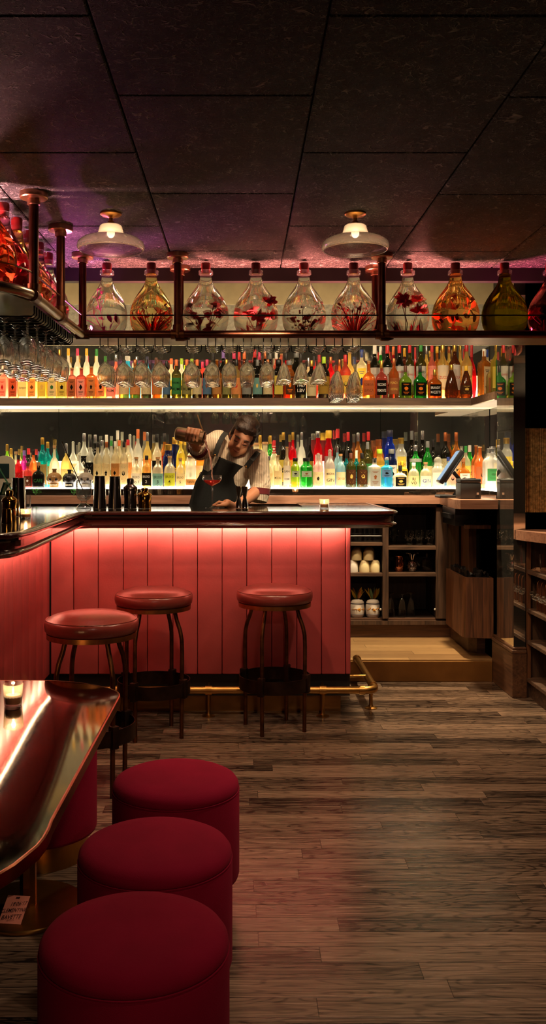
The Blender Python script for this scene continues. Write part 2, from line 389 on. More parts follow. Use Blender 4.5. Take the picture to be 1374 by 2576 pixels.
def m_leather(name, col, rough=0.42, sc=90, mott=0.18):
    m, nt, N, L = nodes(name); b = N['Principled BSDF']; b.inputs['Roughness'].default_value = rough
    tc = N.new('ShaderNodeTexCoord')
    n = N.new('ShaderNodeTexNoise'); n.inputs['Scale'].default_value = 4.5; n.inputs['Detail'].default_value = 6; L.new(tc.outputs['Object'], n.inputs['Vector'])
    r = N.new('ShaderNodeValToRGB'); r.color_ramp.elements[0].position = 0.3; r.color_ramp.elements[1].position = 0.72
    r.color_ramp.elements[0].color = (*[c * (1 - mott) for c in col], 1); r.color_ramp.elements[1].color = (*[min(1, c * (1 + mott)) for c in col], 1)
    L.new(n.outputs['Fac'], r.inputs['Fac']); L.new(r.outputs['Color'], b.inputs['Base Color'])
    v = N.new('ShaderNodeTexVoronoi'); v.inputs['Scale'].default_value = sc; L.new(tc.outputs['Object'], v.inputs['Vector'])
    bp = N.new('ShaderNodeBump'); bp.inputs['Strength'].default_value = 0.12; bp.inputs['Distance'].default_value = 0.002; L.new(v.outputs['Distance'], bp.inputs['Height']); L.new(bp.outputs['Normal'], b.inputs['Normal'])
    return m

CEIL = m_ceiling()
FLOOR = m_planks('dark oak boards', s(27, 20, 17), s(138, 112, 92), 0.084, 0.95, 0.22)
STEP = m_planks('pale oak boards', s(126, 92, 56), s(186, 146, 96), 0.11, 1.1, 0.45, 0.5)
MIRROR = m_mirror()
MIRROR2 = m_mirror('pier mirror', (0.80, 0.78, 0.70), 0.3, 0.30)
RED = m_leather('red leather', s(178, 72, 72), 0.42)
SEAT = m_leather('oxblood leather', s(124, 50, 44), 0.28, 120, 0.1)
VELVET = pr('burgundy velvet', s(132, 8, 42), 0.9, spec=0.15, sheen=0.06, noise=(6, 0.12), bump=(500, 0.15))
BLACKP = pr('black paint', s(16, 15, 14), 0.6, noise=(8, 0.2))
DARKWOOD = m_wood('dark stained oak', s(44, 30, 22), s(92, 66, 48), 'Z', 0.5)
DARKWOODX = m_wood('dark stained oak lengthwise', s(50, 34, 25), s(104, 76, 56), 'X', 0.5)
OAK = m_wood('brown oak', s(70, 42, 26), s(130, 84, 54), 'Z', 0.42)
TOPWOOD = m_wood('pinkish beech', s(150, 106, 84), s(190, 142, 116), 'X', 0.35)
MAHOG = m_wood('red mahogany', s(50, 17, 14), s(88, 32, 27), 'X', 0.22, coat=0.6)
COUNTER = pr('polished counter', s(30, 25, 21), 0.09, noise=(14, 0.35), coat=0.5)
BRASS = pr('brushed brass', s(176, 128, 66), 0.32, 1.0, noise=(14, 0.15))
OLDBRASS = pr('aged bronze', s(104, 66, 38), 0.40, 1.0, noise=(22, 0.55))
COPPER = pr('aged copper pipe', s(84, 48, 34), 0.34, 1.0, noise=(14, 0.3))
PIPE = pr('satin steel pipe', s(150, 132, 106), 0.28, 1.0, noise=(10, 0.12))
STEEL = pr('polished steel', s(190, 184, 176), 0.10, 1.0)
GOLD = pr('gold plate', s(205, 152, 62), 0.12, 1.0)
BLACKM = pr('black metal', s(128, 120, 114), 0.2, 1.0)
IRON = pr('dark iron wire', s(30, 27, 24), 0.35, 0.8)
TABLE = pr('worn metal tabletop', s(166, 160, 146), 0.06, 1.0, noise=(5, 0.1))
BLACKPL = pr('black plastic', s(34, 34, 36), 0.4)
CREAM = pr('cream ceramic', s(226, 208, 160), 0.25)
WHITEC = pr('white ceramic', s(220, 210, 196), 0.25)
PLASTER = pr('cream plaster', s(178, 160, 122), 0.85, noise=(9, 0.1))
MIRROR_PALE = pr('painted mirror reflection', s(140, 134, 116), 0.6, noise=(38, 0.35))  # flat pale grey painted in place of the mirror's lit reflection
BURG = pr('burgundy wall', s(60, 12, 20), 0.7, noise=(3, 0.2))
THIN = None
def m_thin(name, blend=0.22, gain=0.8, tint=(0.99, 0.99, 0.985), glow=0.05):
    m, nt, N, L = nodes(name); N.remove(N['Principled BSDF'])
    t = N.new('ShaderNodeBsdfTransparent'); t.inputs['Color'].default_value = (*tint, 1)
    gl = N.new('ShaderNodeBsdfGlossy'); gl.inputs['Roughness'].default_value = 0.03
    lw = N.new('ShaderNodeLayerWeight'); lw.inputs['Blend'].default_value = blend
    mm = N.new('ShaderNodeMath'); mm.operation = 'MULTIPLY'; mm.use_clamp = True; mm.inputs[1].default_value = gain; L.new(lw.outputs['Facing'], mm.inputs[0])
    m3 = N.new('ShaderNodeMixShader'); L.new(mm.outputs[0], m3.inputs[0]); L.new(t.outputs[0], m3.inputs[1]); L.new(gl.outputs[0], m3.inputs[2])
    tl = N.new('ShaderNodeBsdfTranslucent'); tl.inputs['Color'].default_value = (.9, .88, .84, 1)
    m4 = N.new('ShaderNodeMixShader'); m4.inputs[0].default_value = glow; L.new(m3.outputs[0], m4.inputs[1]); L.new(tl.outputs[0], m4.inputs[2])
    L.new(m4.outputs[0], N['Material Output'].inputs['Surface']); return m
THIN = m_thin('thin clear glass')
def m_water(name, tint, clear=0.2, ior=1.33):
    """Clear drink in a big glass bulb: bends what stands behind it, with part of the light going straight through."""
    m, nt, N, L = nodes(name); N.remove(N['Principled BSDF'])
    t = N.new('ShaderNodeBsdfTransparent'); t.inputs['Color'].default_value = (*tint, 1)
    g = N.new('ShaderNodeBsdfGlass'); g.inputs['IOR'].default_value = ior; g.inputs['Roughness'].default_value = 0.0; g.inputs['Color'].default_value = (*tint, 1)
    m3 = N.new('ShaderNodeMixShader'); m3.inputs[0].default_value = 1 - clear; L.new(t.outputs[0], m3.inputs[1]); L.new(g.outputs[0], m3.inputs[2])
    L.new(m3.outputs[0], N['Material Output'].inputs['Surface']); return m
# ---------------------------------------------------------------- the setting
HC = 2.503
struct('floor', MB().box(-3.2, 3.2, -3.0, 7.4, -0.1, 0.0), FLOOR)
mb = MB(); mb.box(-3.2, 1.62, 5.87, 7.25, 0.0, 0.135); struct('floor_step', mb, STEP)
mb = MB(); mb.rbox(0.55, 1.60, 5.845, 5.869, 0.0, 0.13, 0.003); struct('trim_1', mb, pr('brass faced riser', s(150, 104, 52), 0.45, 0.6, noise=(6, 0.2)))
xs = [-3.384, -2.784, -2.184, -1.584, -0.984, -0.383, 0.217, 0.816, 1.416, 2.016, 2.616, 3.2]
cm = MB(); cm.box(-3.2, 3.2, -3, 5.2, HC + 0.02, HC + 0.1)
for i in range(len(xs) - 1):
    y = -3.0 + (0.0 if i % 2 else 0.4)
    y0s = 2.797 if i % 2 else 2.305
    y0s = {5: 2.797, 6: 2.306, 4: 2.306, 7: 2.81}.get(i, 2.306 if i % 2 == 0 else 2.797)
    cuts = [y0s + 0.997 * k for k in range(-6, 4)]
    cuts = [-3.0] + [c for c in cuts if -2.9 < c < 5.15] + [5.2]
    for a, b in zip(cuts, cuts[1:]):
        x0, x1 = max(-3.2, xs[i]), xs[i + 1]
        cm.rbox(x0 + 0.003, x1 - 0.003, a + 0.003, b - 0.003, HC, HC + 0.03, 0.004, 1)
cm.box(-3.2, 3.2, 5.2, 7.4, 2.86, 2.9); cm.box(1.96, 3.2, 5.2, 7.4, HC, HC + .03)
struct('ceiling', cm, CEIL)
# dark fascia at the end of the panelled ceiling, plaster and a band painted as pale mirror reflection behind it
struct('trim_2', MB().box(-3.1, 2.2, 5.2, 5.26, 2.43, 2.86), BLACKP)
bk = MB(); bk.box(-3.2, 1.95, 7.10, 7.14, 2.64, 2.86, 0); bk.box(-3.2, 1.95, 7.105, 7.14, 2.32, 2.64, 1)
struct('trim_3', bk, [PLASTER, MIRROR_PALE])
struct('wall_back', MB().box(-3.2, 2.2, 7.14, 7.3, 0, 2.9), BLACKP)
struct('wall_left', MB().box(-3.3, -3.2, -3, 7.3, 0, 2.9), BURG)
struct('wall_right', MB().box(3.2, 3.3, -3, 7.3, 0, 2.6), BURG)
struct('wall_front', MB().box(-3.3, 3.3, -3.1, -3.0, 0, 2.6), BURG)
# wall to the side of the back bar, and the wall behind the glass cabinets
struct('wall_side', MB().box(1.95, 2.0, 5.6, 7.14, 0, 2.86), BLACKP)
struct('wall_recess', MB().box(1.69, 3.2, 5.50, 5.6, 0, 2.5), pr('black glass', s(26, 8, 12), 0.08, noise=(3, 0.5), spec=0.8))
# mirrors: sheets with upright joints
mr = MB()
cuts = [-3.1, -2.35, X(147, 7.1), X(382, 7.1), X(660, 7.1), X(958, 7.1), 1.94]
for a, b in zip(cuts, cuts[1:]):
    mr.box(a + 0.0015, b - 0.0015, 7.115, 7.14, 1.2, 2.318)
struct('wall_mirror', mr, MIRROR)
struct('wall_mirror_side', MB().box(1.925, 1.95, 5.82, 7.10, 1.2, 2.318), MIRROR)
# mirrored pier at the end of the back bar with its plinth
pc = MB()
px0, px1, py0, py1 = 1.615, 1.684, 5.44, 5.80
pc.box(px0 + 0.004, 1.95, py0 + 0.06, py1, 0.28, HC, 1); pc.box(px0 + 0.004, px1, py0 + 0.004, py0 + 0.06, 0.28, HC, 1)
for k in range(4):
    a = py0 + k * (py1 - py0) / 4; pc.box(px0, px0 + 0.004, a + 0.0008, a + (py1 - py0) / 4 - 0.0008, 1.60, HC, 0); pc.box(px0, px0 + 0.004, a + 0.0008, a + (py1 - py0) / 4 - 0.0008, 0.28, 1.597, 0)
pc.box(px0, px1, py0, py0 + 0.004, 0.28, HC, 0)
struct('wall_pier', pc, [MIRROR2, BLACKP])
pl = MB(); pl.rbox(1.602, 1.69, 5.425, 5.87, 0.0, 0.265, 0.004); pl.rbox(1.598, 1.69, 5.421, 5.87, 0.262, 0.285, 0.008, 3); pl.rbox(1.607, 1.69, 5.43, 5.87, 0.282, 0.30, 0.006, 2)
struct('baseboard_pier', pl, m_wood('brown plinth oak', s(64, 40, 26), s(108, 72, 48), 'Y', 0.45))
# reeded bronze mirror panel on the recess wall
rp = MB()
n = 46
for k in range(n):
    x = 1.60 + (k + 0.5) * 0.0135
    if x < 1.70: continue
    rp.lathe([(0.0066, 1.10), (0.0066, 1.605)], (x, 5.499, 0), 8)
struct('wall_reeded', rp, pr('bronze reeded mirror', s(206, 176, 124), 0.42, 1.0, noise=(60, 0.5)), smooth=True)

# ---------------------------------------------------------------- bar counter
bar = thing('bar_counter', 'red leather fronted bar counter with dark polished top and mahogany edge', 'bar', (0, 5.2, 0))
TOPZ = 1.134
def arc(cx, cy_, r, a0, a1, n=6): return [(cx + r * math.cos(R(a0 + (a1 - a0) * k / n)), cy_ + r * math.sin(R(a0 + (a1 - a0) * k / n))) for k in range(n + 1)]
outer = [(-2.4, 3.14), (-0.95, 3.14)] + arc(-0.95, 3.30, 0.155, -90, 0, 7)[1:] + [(-0.79, 3.46)] + [(-0.845, 4.78)] + [(-0.835, 4.83), (-0.80, 4.865)] + [(0.66, 4.87)] + arc(0.69, 5.03, 0.155, -90, 0, 7) + [(0.85, 6.15)]
inner = [(0.365, 6.15), (0.365, 5.56), (-1.45, 5.56), (-1.45, 3.70), (-2.4, 3.70)]
mb = MB(); mb.prism(outer + inner, TOPZ - 0.028, TOPZ - 0.002)
mb.build('counter_top', COUNTER, bar, smooth=False, world=True)
prof = [(-0.03, 1.134), (-0.004, 1.1345), (0.004, 1.131), (0.007, 1.125), (0.005, 1.117), (-0.006, 1.112), (-0.014, 1.106), (-0.016, 1.098), (-0.016, 1.074), (-0.012, 1.071), (-0.002, 1.068), (0.001, 1.062), (-0.002, 1.057), (-0.014, 1.055), (-0.018, 1.050), (-0.022, 1.045), (-0.03, 1.043), (-0.03, 1.134)]
path = outer + [(0.365, 6.15)]
mb = MB(); mb.sweep(path, prof); mb.build('edge_moulding', MAHOG, bar, world=True, angle=50)
soff = MB(); soff.prism([(x - (0.03 if x > -0.6 and y > 4.9 else 0), y + 0.03 if y < 5.0 else y) for x, y in outer] + inner, TOPZ - 0.05, TOPZ - 0.028)
soff.build('soffit', MAHOG, bar, smooth=False, world=True)
PY = 5.05
gx = [125, 185, 247, 310, 371, 435, 497, 559, 621, 684, 747, 809, 870, 883]
for a, b in zip(gx, gx[1:]):
    x0, x1 = X(a, PY), X(b, PY)
    if a == 125: x0 = -1.06
    mb = MB(); mb.rbox(x0 + 0.0012, x1 - 0.0012, PY, PY + 0.035, 0.226, 1.084, 0.006, 3)
    mb.build('leather_panel', RED, bar, world=True)
SIDE = m_leather('red leather side', s(178, 72, 72), 0.34)
nb = SIDE.node_tree
mpn = nb.nodes.new('ShaderNodeMapping'); mpn.inputs['Scale'].default_value = (1, 12, 0.5)
tcn = [q for q in nb.nodes if q.type == 'TEX_COORD'][0]; nz = [q for q in nb.nodes if q.type == 'TEX_NOISE'][0]
nb.links.new(tcn.outputs['Object'], mpn.inputs['Vector']); nb.links.new(mpn.outputs[0], nz.inputs['Vector'])
ys = [5.05 - 0.16 * k for k in range(11)]
for a, b in zip(ys, ys[1:]):
    mb = MB(); mb.rbox(-1.095, -1.065, b + 0.0006, a - 0.0006, 0.226, 1.084, 0.004, 2); mb.build('side_panel', SIDE, bar, world=True)
mb = MB(); mb.box(-1.40, 0.598, PY + 0.036, 5.50, 0.10, 1.084); mb.box(-1.40, -1.096, 3.5, PY + 0.03, 0.10, 1.084); mb.box(-2.4, -1.40, 3.5, 3.7, 0.10, 1.084)
mb.build('carcass', BLACKP, bar, smooth=False, world=True)
mb = MB(); mb.box(-1.2, X(857, 5.14), 5.14, 5.45, 0.0, 0.224); mb.build('plinth', pr('brass kick plate', s(150, 104, 50), 0.38, 0.75, noise=(7, 0.25)), bar, smooth=False, world=True)
mb = MB(); mb.box(0.20, 0.595, 5.49, 6.1, 1.0, 1.084); mb.build('flap_support', BLACKP, bar, smooth=False, world=True)
LED_RED = emis('under counter led', (1.0, 0.74, 0.48), 100)
mb = MB(); mb.box(-1.0, 0.585, 4.985, 4.990, 1.0555, 1.0838); mb.box(-1.005, -1.0, 3.45, 4.98, 1.0555, 1.0838); mb.build('led_shield', MAHOG, bar, smooth=False, world=True)
mb = MB(); mb.box(-1.005, 0.585, 4.9902, 4.994, 1.060, 1.0835); mb.build('led_strip', LED_RED, bar, smooth=False, world=True)
mb = MB(); mb.box(-1.009, -1.0052, 3.45, 4.98, 1.060, 1.0835); mb.build('led_strip', LED_RED, bar, smooth=False, world=True)

# foot rail
fr = thing('foot_rail', 'brass foot rail on short posts along the base of the bar', 'rail', (0, 4.96, 0))
RZ, RY, RX = 0.146, 5.02, 0.731
pts = [(-1.0, RY, RZ), (RX - 0.05, RY, RZ)] + [(RX - 0.05 + 0.05 * math.sin(R(a)), RY + 0.05 - 0.05 * math.cos(R(a)), RZ) for a in (15, 30, 45, 60, 75, 90)] + [(RX, 5.40, RZ), (RX, 5.84, RZ)]
MB().tube(pts, 0.022, 14).build('rail', BRASS, fr, world=True)
for yy in (5.12, 5.83): MB().tube([(RX, yy - 0.02, RZ), (RX, yy + 0.02, RZ)], 0.026, 14).build('collar', BRASS, fr, world=True)
MB().tube([(RX - 0.09, RY, RZ), (RX - 0.06, RY, RZ)], 0.026, 14).build('collar', BRASS, fr, world=True)
for px in (300, 525, 812):
    x = X(px, RY + 0.01)
    mb = MB(); mb.lathe([(0.036, 0.0), (0.036, 0.004), (0.016, 0.010), (0.011, 0.02), (0.010, 0.07), (0.013, 0.10), (0.011, 0.14)], (x, RY + 0.01, 0), 14); mb.build('post', BRASS, fr, world=True)
    mb = MB(); mb.tube([(x - 0.018, RY, RZ), (x + 0.018, RY, RZ)], 0.0265, 14); mb.tube([(x, RY, RZ + 0.015), (x, RY + 0.175, RZ + 0.035)], 0.009, 10); mb.tube([(x, RY + 0.168, RZ + 0.034), (x, RY + 0.179, RZ + 0.036)], 0.026, 14)
    mb.build('bracket', BRASS, fr, world=True)
x, y = X(933, 5.2), 5.2
mb = MB(); mb.lathe([(0.036, 0.0), (0.036, 0.004), (0.016, 0.010), (0.011, 0.02), (0.010, 0.07), (0.013, 0.10), (0.011, 0.14)], (RX, y, 0), 14); mb.build('post', BRASS, fr, world=True)
MB().tube([(0.545, 5.32, RZ + 0.01), (RX, 5.32, RZ + 0.01)], 0.008, 10).build('bracket', BRASS, fr, world=True)

# ---------------------------------------------------------------- overhead gantry
ga = thing('bottle_gantry', 'pipe framed shelf hung from the ceiling over the bar carrying big flasks', 'shelf', (0, 4.9, 2.06))
GZ = 2.0745
fp = [(2.2, 4.85, GZ), (-0.845, 4.85, GZ)]
MB().tube(fp, 0.021, 14).build('pipe', COPPER, ga, world=True)
sidep = [(-0.848, 4.85, GZ), (-0.862, 3.80, GZ)] + [(-0.862 - 0.28 + 0.28 * math.cos(R(a)), 3.80 - 0.33 * math.sin(R(a)), GZ) for a in (15, 30, 45, 60, 75, 90)] + [(-2.2, 3.47, GZ)]
MB().tube(sidep, 0.021, 14).build('pipe', PIPE, ga, world=True)
ROD = [(2.2, 4.85, 2.176), (-0.848, 4.85, 2.176), (-0.862, 3.80, 2.168)] + [(x, y, 2.168) for x, y, z in sidep[2:]]
MB().tube(ROD[:2], 0.004, 8).build('guard_rod', IRON, ga, world=True)
MB().tube(ROD[1:], 0.004, 8).build('guard_rod', PIPE, ga, world=True)
posts = [(X(961, 4.85), 4.85), (X(447, 4.85), 4.85), (-0.848, 4.85), (-0.863, 3.78), (-0.855, 4.30), (X(947, 5.12), 5.16), (X(452, 5.12), 5.16)]
for (x, y) in posts:
    p = MB().tube([(x, y, GZ), (x, y, HC - 0.03)], 0.0205, 14).build('post', COPPER, ga, world=True)
    mb = MB(); mb.lathe([(0.058, HC), (0.058, HC - 0.022), (0.054, HC - 0.026), (0.027, HC - 0.028), (0.027, HC - 0.05), (0.021, HC - 0.052)], (x, y, 0), 20)
    f = mb.build('ceiling_flange', pr('brushed bronze flange', s(170, 128, 96), 0.3, 1.0), ga, world=True)
    if y < 5:
        mb = MB()
        if y > 4.84:
            mb.tube([(x - 0.035, y, GZ), (x + 0.035, y, GZ)], 0.027, 14)
            if x > -0.8: mb.sph((x, y, GZ - 0.004), 0.029, 14, 10); mb.tube([(x - 0.01, y - 0.02, GZ - 0.03), (x + 0.03, y - 0.01, GZ - 0.03), (x + 0.06, y + 0.02, GZ - 0.018)], 0.008, 8)
        else: mb.tube([(x, y - 0.035, GZ), (x, y + 0.035, GZ)], 0.027, 14)
        mb.tube([(x, y, GZ), (x, y, GZ + 0.05)], 0.026, 14)
        mb.build('pipe_joint', OLDBRASS, ga, world=True)
    else:
        MB().tube([(x, y, GZ - 0.01), (x, y, GZ + 0.03)], 0.026, 14).build('pipe_joint', OLDBRASS, ga, world=True)
sh = MB(); sh.box(-1.20, 2.2, 4.873, 5.145, 2.058, 2.072)
sh.build('shelf_board', pr('pale underside', s(170, 150, 118), 0.35, noise=(10, 0.15)), ga, smooth=False, world=True)
sh = MB(); sh.prism([(-0.885, 4.872), (-0.885, 3.80), (-0.94, 3.62), (-1.05, 3.52), (-1.25, 3.49), (-1.25, 4.872)], 2.058, 2.072)
sh.build('shelf_board', pr('greenish shelf glass', s(150, 160, 140), 0.12, noise=(6, 0.1)), ga, smooth=False, world=True)
# hanger rails for the stemware
HZ = 2.012
rows_front = [267, 312, 357, 403, 483, 534, 577, 622, 672, 714, 758, 803, 848, 893]
for px in rows_front:
    x = X(px, 4.96); mb = MB()
    for q in (-0.021, 0.021):
        mb.tube([(x + q, 4.885, 2.058), (x + q, 4.885, HZ + 0.008), (x + q, 4.893, HZ), (x + q, 5.14, HZ), (x + q * 1.9, 5.15, HZ + 0.01), (x + q * 2.1, 5.15, 2.058)], 0.0028, 6)
    mb.build('stemware_hanger', IRON, ga, world=True)
rows_side = [3.93 + 0.0925 * k for k in range(10)]
for y in rows_side:
    mb = MB()
    for q in (-0.021, 0.021):
        mb.tube([(-0.89, y + q, 2.058), (-0.89, y + q, HZ + 0.012), (-0.902, y + q, HZ), (-1.24, y + q, HZ), (-1.245, y + q, 2.058)], 0.0034, 6)
    mb.build('stemware_hanger', IRON, ga, world=True)

# hanging glasses
def stem_profile(kind):
    if kind == 'wine':   # upside down: z = 0 at the foot, negative to the rim
        foot = [(0.0, 0.003), (0.034, 0.0015), (0.035, 0.0), (0.012, -0.005), (0.005, -0.012)]
        return foot, [(0.0045, -0.012), (0.0042, -0.075)], [(0.0042, -0.075), (0.009, -0.082), (0.026, -0.095), (0.037, -0.115), (0.0415, -0.138), (0.040, -0.165), (0.035, -0.19), (0.0335, -0.198)]
    if kind == 'coupe':
        foot = [(0.0, 0.003), (0.032, 0.0015), (0.033, 0.0), (0.012, -0.005), (0.005, -0.012)]
        return foot, [(0.0045, -0.012), (0.0042, -0.08)], [(0.0042, -0.08), (0.008, -0.088), (0.018, -0.10), (0.027, -0.125), (0.036, -0.155), (0.040, -0.176), (0.039, -0.184)]
    foot = [(0.0, 0.003), (0.032, 0.0015), (0.033, 0.0), (0.012, -0.005), (0.005, -0.012)]
    return foot, [(0.0045, -0.012), (0.0045, -0.125)], [(0.0045, -0.125), (0.012, -0.135), (0.022, -0.165), (0.031, -0.205), (0.034, -0.235), (0.031, -0.265), (0.0275, -0.285)]
SG = {}
STEMG = m_water('stemware glass', (0.99, 0.985, 0.97), 0.35, 1.22)
SPIRAL = m_thin('spiral cut glass', 0.35, 1.1, (0.98, 0.96, 0.90))
def stem_glass(kind, x, y, label, group, rz=0.0):
    if kind not in SG:
        t = thing({'wine': 'wine_glass', 'coupe': 'coupe_glass', 'flute': 'champagne_flute'}[kind], label, 'glass', (x, y, HZ + 0.003), rz, group)
        f, st, b = stem_profile(kind); rib = dict(rib=1, ribd=0.05) if kind == 'flute' else {}
        MB().lathe(b + [(b[-1][0] * .5, b[-1][1] + .012)], n=24, **rib).build('bowl', STEMG, t, angle=75)
        MB().shell(st, n=8).build('stem', THIN, t); MB().lathe(f, n=20).build('foot', THIN, t)
        SG[kind] = t; return t
    o = copy_tree(SG[kind]); o.location = (x, y, HZ + 0.003); o.rotation_euler.z = rz
    o['label'] = label; o['group'] = group; return o
ORD = ['first', 'second', 'third', 'fourth', 'fifth', 'sixth', 'seventh', 'eighth', 'ninth', 'tenth', 'eleventh', 'twelfth', 'thirteenth', 'fourteenth', 'fifteenth', 'sixteenth']
DEP = ['outermost', 'middle', 'innermost']
for i, px in enumerate(rows_front):
    kind = 'wine' if i < 9 else ('coupe' if i < 12 else 'flute')
    nm = {'wine': 'tulip wine glass', 'coupe': 'narrow bell shaped glass', 'flute': 'long ribbed flute'}[kind]
    for j in range(3):
        stem_glass(kind, X(px, 4.96), 4.925 + 0.086 * j, f'clear {nm} hanging {DEP[j]} on the {ORD[i]} rail from the corner post', 'glasses hanging over the front of the bar')
for i, y in enumerate(rows_side):
    for j in range(3):
        stem_glass('wine', -0.925 - 0.1 * j - (0.02 if i % 2 else 0), y, f'clear wine glass hanging {DEP[j]} on the {ORD[9 - i]} side rail counted from the corner post', 'glasses hanging over the side of the bar')

# ---------------------------------------------------------------- big glass flasks with dried flowers
def flask_prof(k=1.0, kh=1.0):
    return [(r * k, z * kh) for r, z in [(0.05, 0.0), (0.075, 0.006), (0.105, 0.035), (0.121, 0.075), (0.127, 0.115), (0.125, 0.15), (0.116, 0.185), (0.101, 0.215), (0.083, 0.243), (0.064, 0.268), (0.048, 0.291), (0.037, 0.312), (0.032, 0.335), (0.031, 0.355)]]
def leaf(mb, base, d, L, wd, mi, curl=0.3):
    d = Vector(d).normalized(); sd = d.cross(Vector((rnd.uniform(-1, 1), rnd.uniform(-1, 1), rnd.uniform(-0.4, 0.4)))).normalized(); nn = d.cross(sd)
    vs = []; fs = []; K = 6
    for i in range(K + 1):
        t = i / K; ww = wd * math.sin(math.pi * min(1, 0.06 + t * 0.94)) ** 0.8
        c = Vector(base) + d * L * t + nn * curl * L * t * t
        vs += [c - sd * ww, c + nn * ww * 0.25, c + sd * ww]
    for i in range(K):
        for q in (0, 1): fs.append((3 * i + q, 3 * i + q + 1, 3 * i + q + 4, 3 * i + q + 3))
    mb.add(vs, fs, mi)
PET = [pr('coral dried petals', s(252, 120, 92), 0.7), pr('crimson dried petals', s(236, 56, 76), 0.7), pr('dried stems', s(120, 52, 42), 0.7), pr('magenta petals', s(220, 30, 130), 0.7), pr('dry gold leaves', s(196, 128, 50), 0.7)]
def bouquet(kind, k=1.0):
    mb = MB()
    def inside(p): 
        r = math.hypot(p.x, p.y); lim = 0.108 if p.z < 0.17 else max(0.02, 0.108 - (p.z - 0.17) * 0.72)
        if r > lim * k: p.x *= lim * k / r; p.y *= lim * k / r
        p.z = max(0.012, p.z); return p
    def stem(a, lean, h, mi=2):
        pts = []
        for i in range(6):
            t = i / 5; q = Vector((math.cos(a) * (0.02 + lean * t * t) + rnd.uniform(-.006, .006), math.sin(a) * (0.02 + lean * t * t), 0.012 + h * t)); pts.append(inside(q))
        mb.tube(pts, [0.0022] * 5 + [0.001], 5, mi=mi); return pts
    if kind == 'grass':
        for i in range(70):
            a = rnd.uniform(0, 6.28); pts = stem(a, rnd.uniform(0.03, 0.1), rnd.uniform(0.06, 0.16), rnd.choice((0, 1)))
            leaf(mb, pts[-1], (rnd.uniform(-1, 1), rnd.uniform(-1, 1), 0.6), 0.025, 0.006, rnd.choice((0, 1, 1)))
    elif kind == 'bloom':
        for i in range(4):
            pts = stem(rnd.uniform(0, 6.28), rnd.uniform(0.02, 0.08), rnd.uniform(0.08, 0.2)); c = pts[-1]
            for j in range(14):
                leaf(mb, c, (rnd.uniform(-1, 1), rnd.uniform(-1, 1), rnd.uniform(-0.3, 1)), 0.045, 0.014, rnd.choice((0, 1, 1)), 0.5)
        for i in range(10): leaf(mb, inside(Vector((rnd.uniform(-.05, .05), rnd.uniform(-.05, .05), 0.02))), (rnd.uniform(-1, 1), rnd.uniform(-1, 1), 1.2), 0.09, 0.01, rnd.choice((1, 2)))
    elif kind == 'berry':
        for i in range(9):
            pts = stem(rnd.uniform(0, 6.28), rnd.uniform(0.05, 0.11), rnd.uniform(0.08, 0.2))
            for p in pts[2:]:
                for j in range(2): mb.sph(inside(p + Vector((rnd.uniform(-.02, .02), rnd.uniform(-.02, .02), rnd.uniform(-.01, .02)))), 0.0055, 8, 6, rnd.choice((1, 2)))
            leaf(mb, pts[3], (rnd.uniform(-1, 1), rnd.uniform(-1, 1), 0.2), 0.05, 0.014, 0)
    elif kind == 'leafy':
        for i in range(7):
            pts = stem(rnd.uniform(0, 6.28), rnd.uniform(0.04, 0.1), rnd.uniform(0.1, 0.22))
            for p in pts[2:]: leaf(mb, p, (rnd.uniform(-1, 1), rnd.uniform(-1, 1), rnd.uniform(-0.2, 0.8)), 0.055, 0.017, rnd.choice((0, 1, 2)))
    elif kind == 'spike':
        pts = stem(0.4, 0.05, 0.24, 3)
        for p in pts:
            for j in range(6): leaf(mb, p, (rnd.uniform(-1, 1), rnd.uniform(-1, 1), 0.8), 0.022, 0.005, 3)
        for i in range(8):
            q = stem(rnd.uniform(0, 6.28), rnd.uniform(0.03, 0.1), rnd.uniform(0.04, 0.12), 3); leaf(mb, q[-1], (rnd.uniform(-1, 1), 0.2, 0.6), 0.05, 0.012, 3)
    elif kind == 'full':
        for i in range(44):
            a = rnd.uniform(0, 6.28); r = 0.1 * math.sqrt(rnd.random()); c = inside(Vector((r * math.cos(a), r * math.sin(a), rnd.uniform(0.02, 0.22))))
            leaf(mb, c, (rnd.uniform(-1, 1), rnd.uniform(-1, 1), rnd.uniform(-1, 1)), 0.04, 0.012, rnd.choice((0, 0, 4)))
    return mb
CLEARW = m_water('clear flask glass', (0.985, 0.975, 0.95), 0.34); AMBERW = m_water('amber flask glass', (0.96, 0.70, 0.38)); GREENW = m_water('olive flask glass', (0.42, 0.36, 0.05), 0.2); PINKW = m_water('pink flask glass', (0.95, 0.55, 0.6)); GOLDW = m_water('straw flask glass', (0.93, 0.84, 0.56))
CORK = pr('red wax stopper', s(128, 26, 24), 0.4)
def flask(x, y, rad, gm, kind, label, hk=1.0):
    t = thing('glass_flask', label, 'flask', (x, y, 2.0722), rnd.uniform(0, 6.28), 'big flasks on the overhead shelf')
    k = rad / 0.127
    MB().lathe([(0.0, 0.0)] + flask_prof(k, hk), n=36).build('bulb', gm, t, angle=80)
    MB().shell([(0.036, 0.350 * hk), (0.040, 0.353 * hk), (0.040, 0.372 * hk), (0.036, 0.375 * hk), (0.0325, 0.372 * hk)], n=20).build('lip', THIN, t)
    MB().lathe([(0.022, 0.357 * hk), (0.0255, 0.376 * hk), (0.0255, 0.41 * hk), (0.023, 0.416 * hk)], n=18).build('stopper', CORK, t)
    if kind: bouquet(kind, k).build('dried_flowers', PET, t, angle=60)
    return t
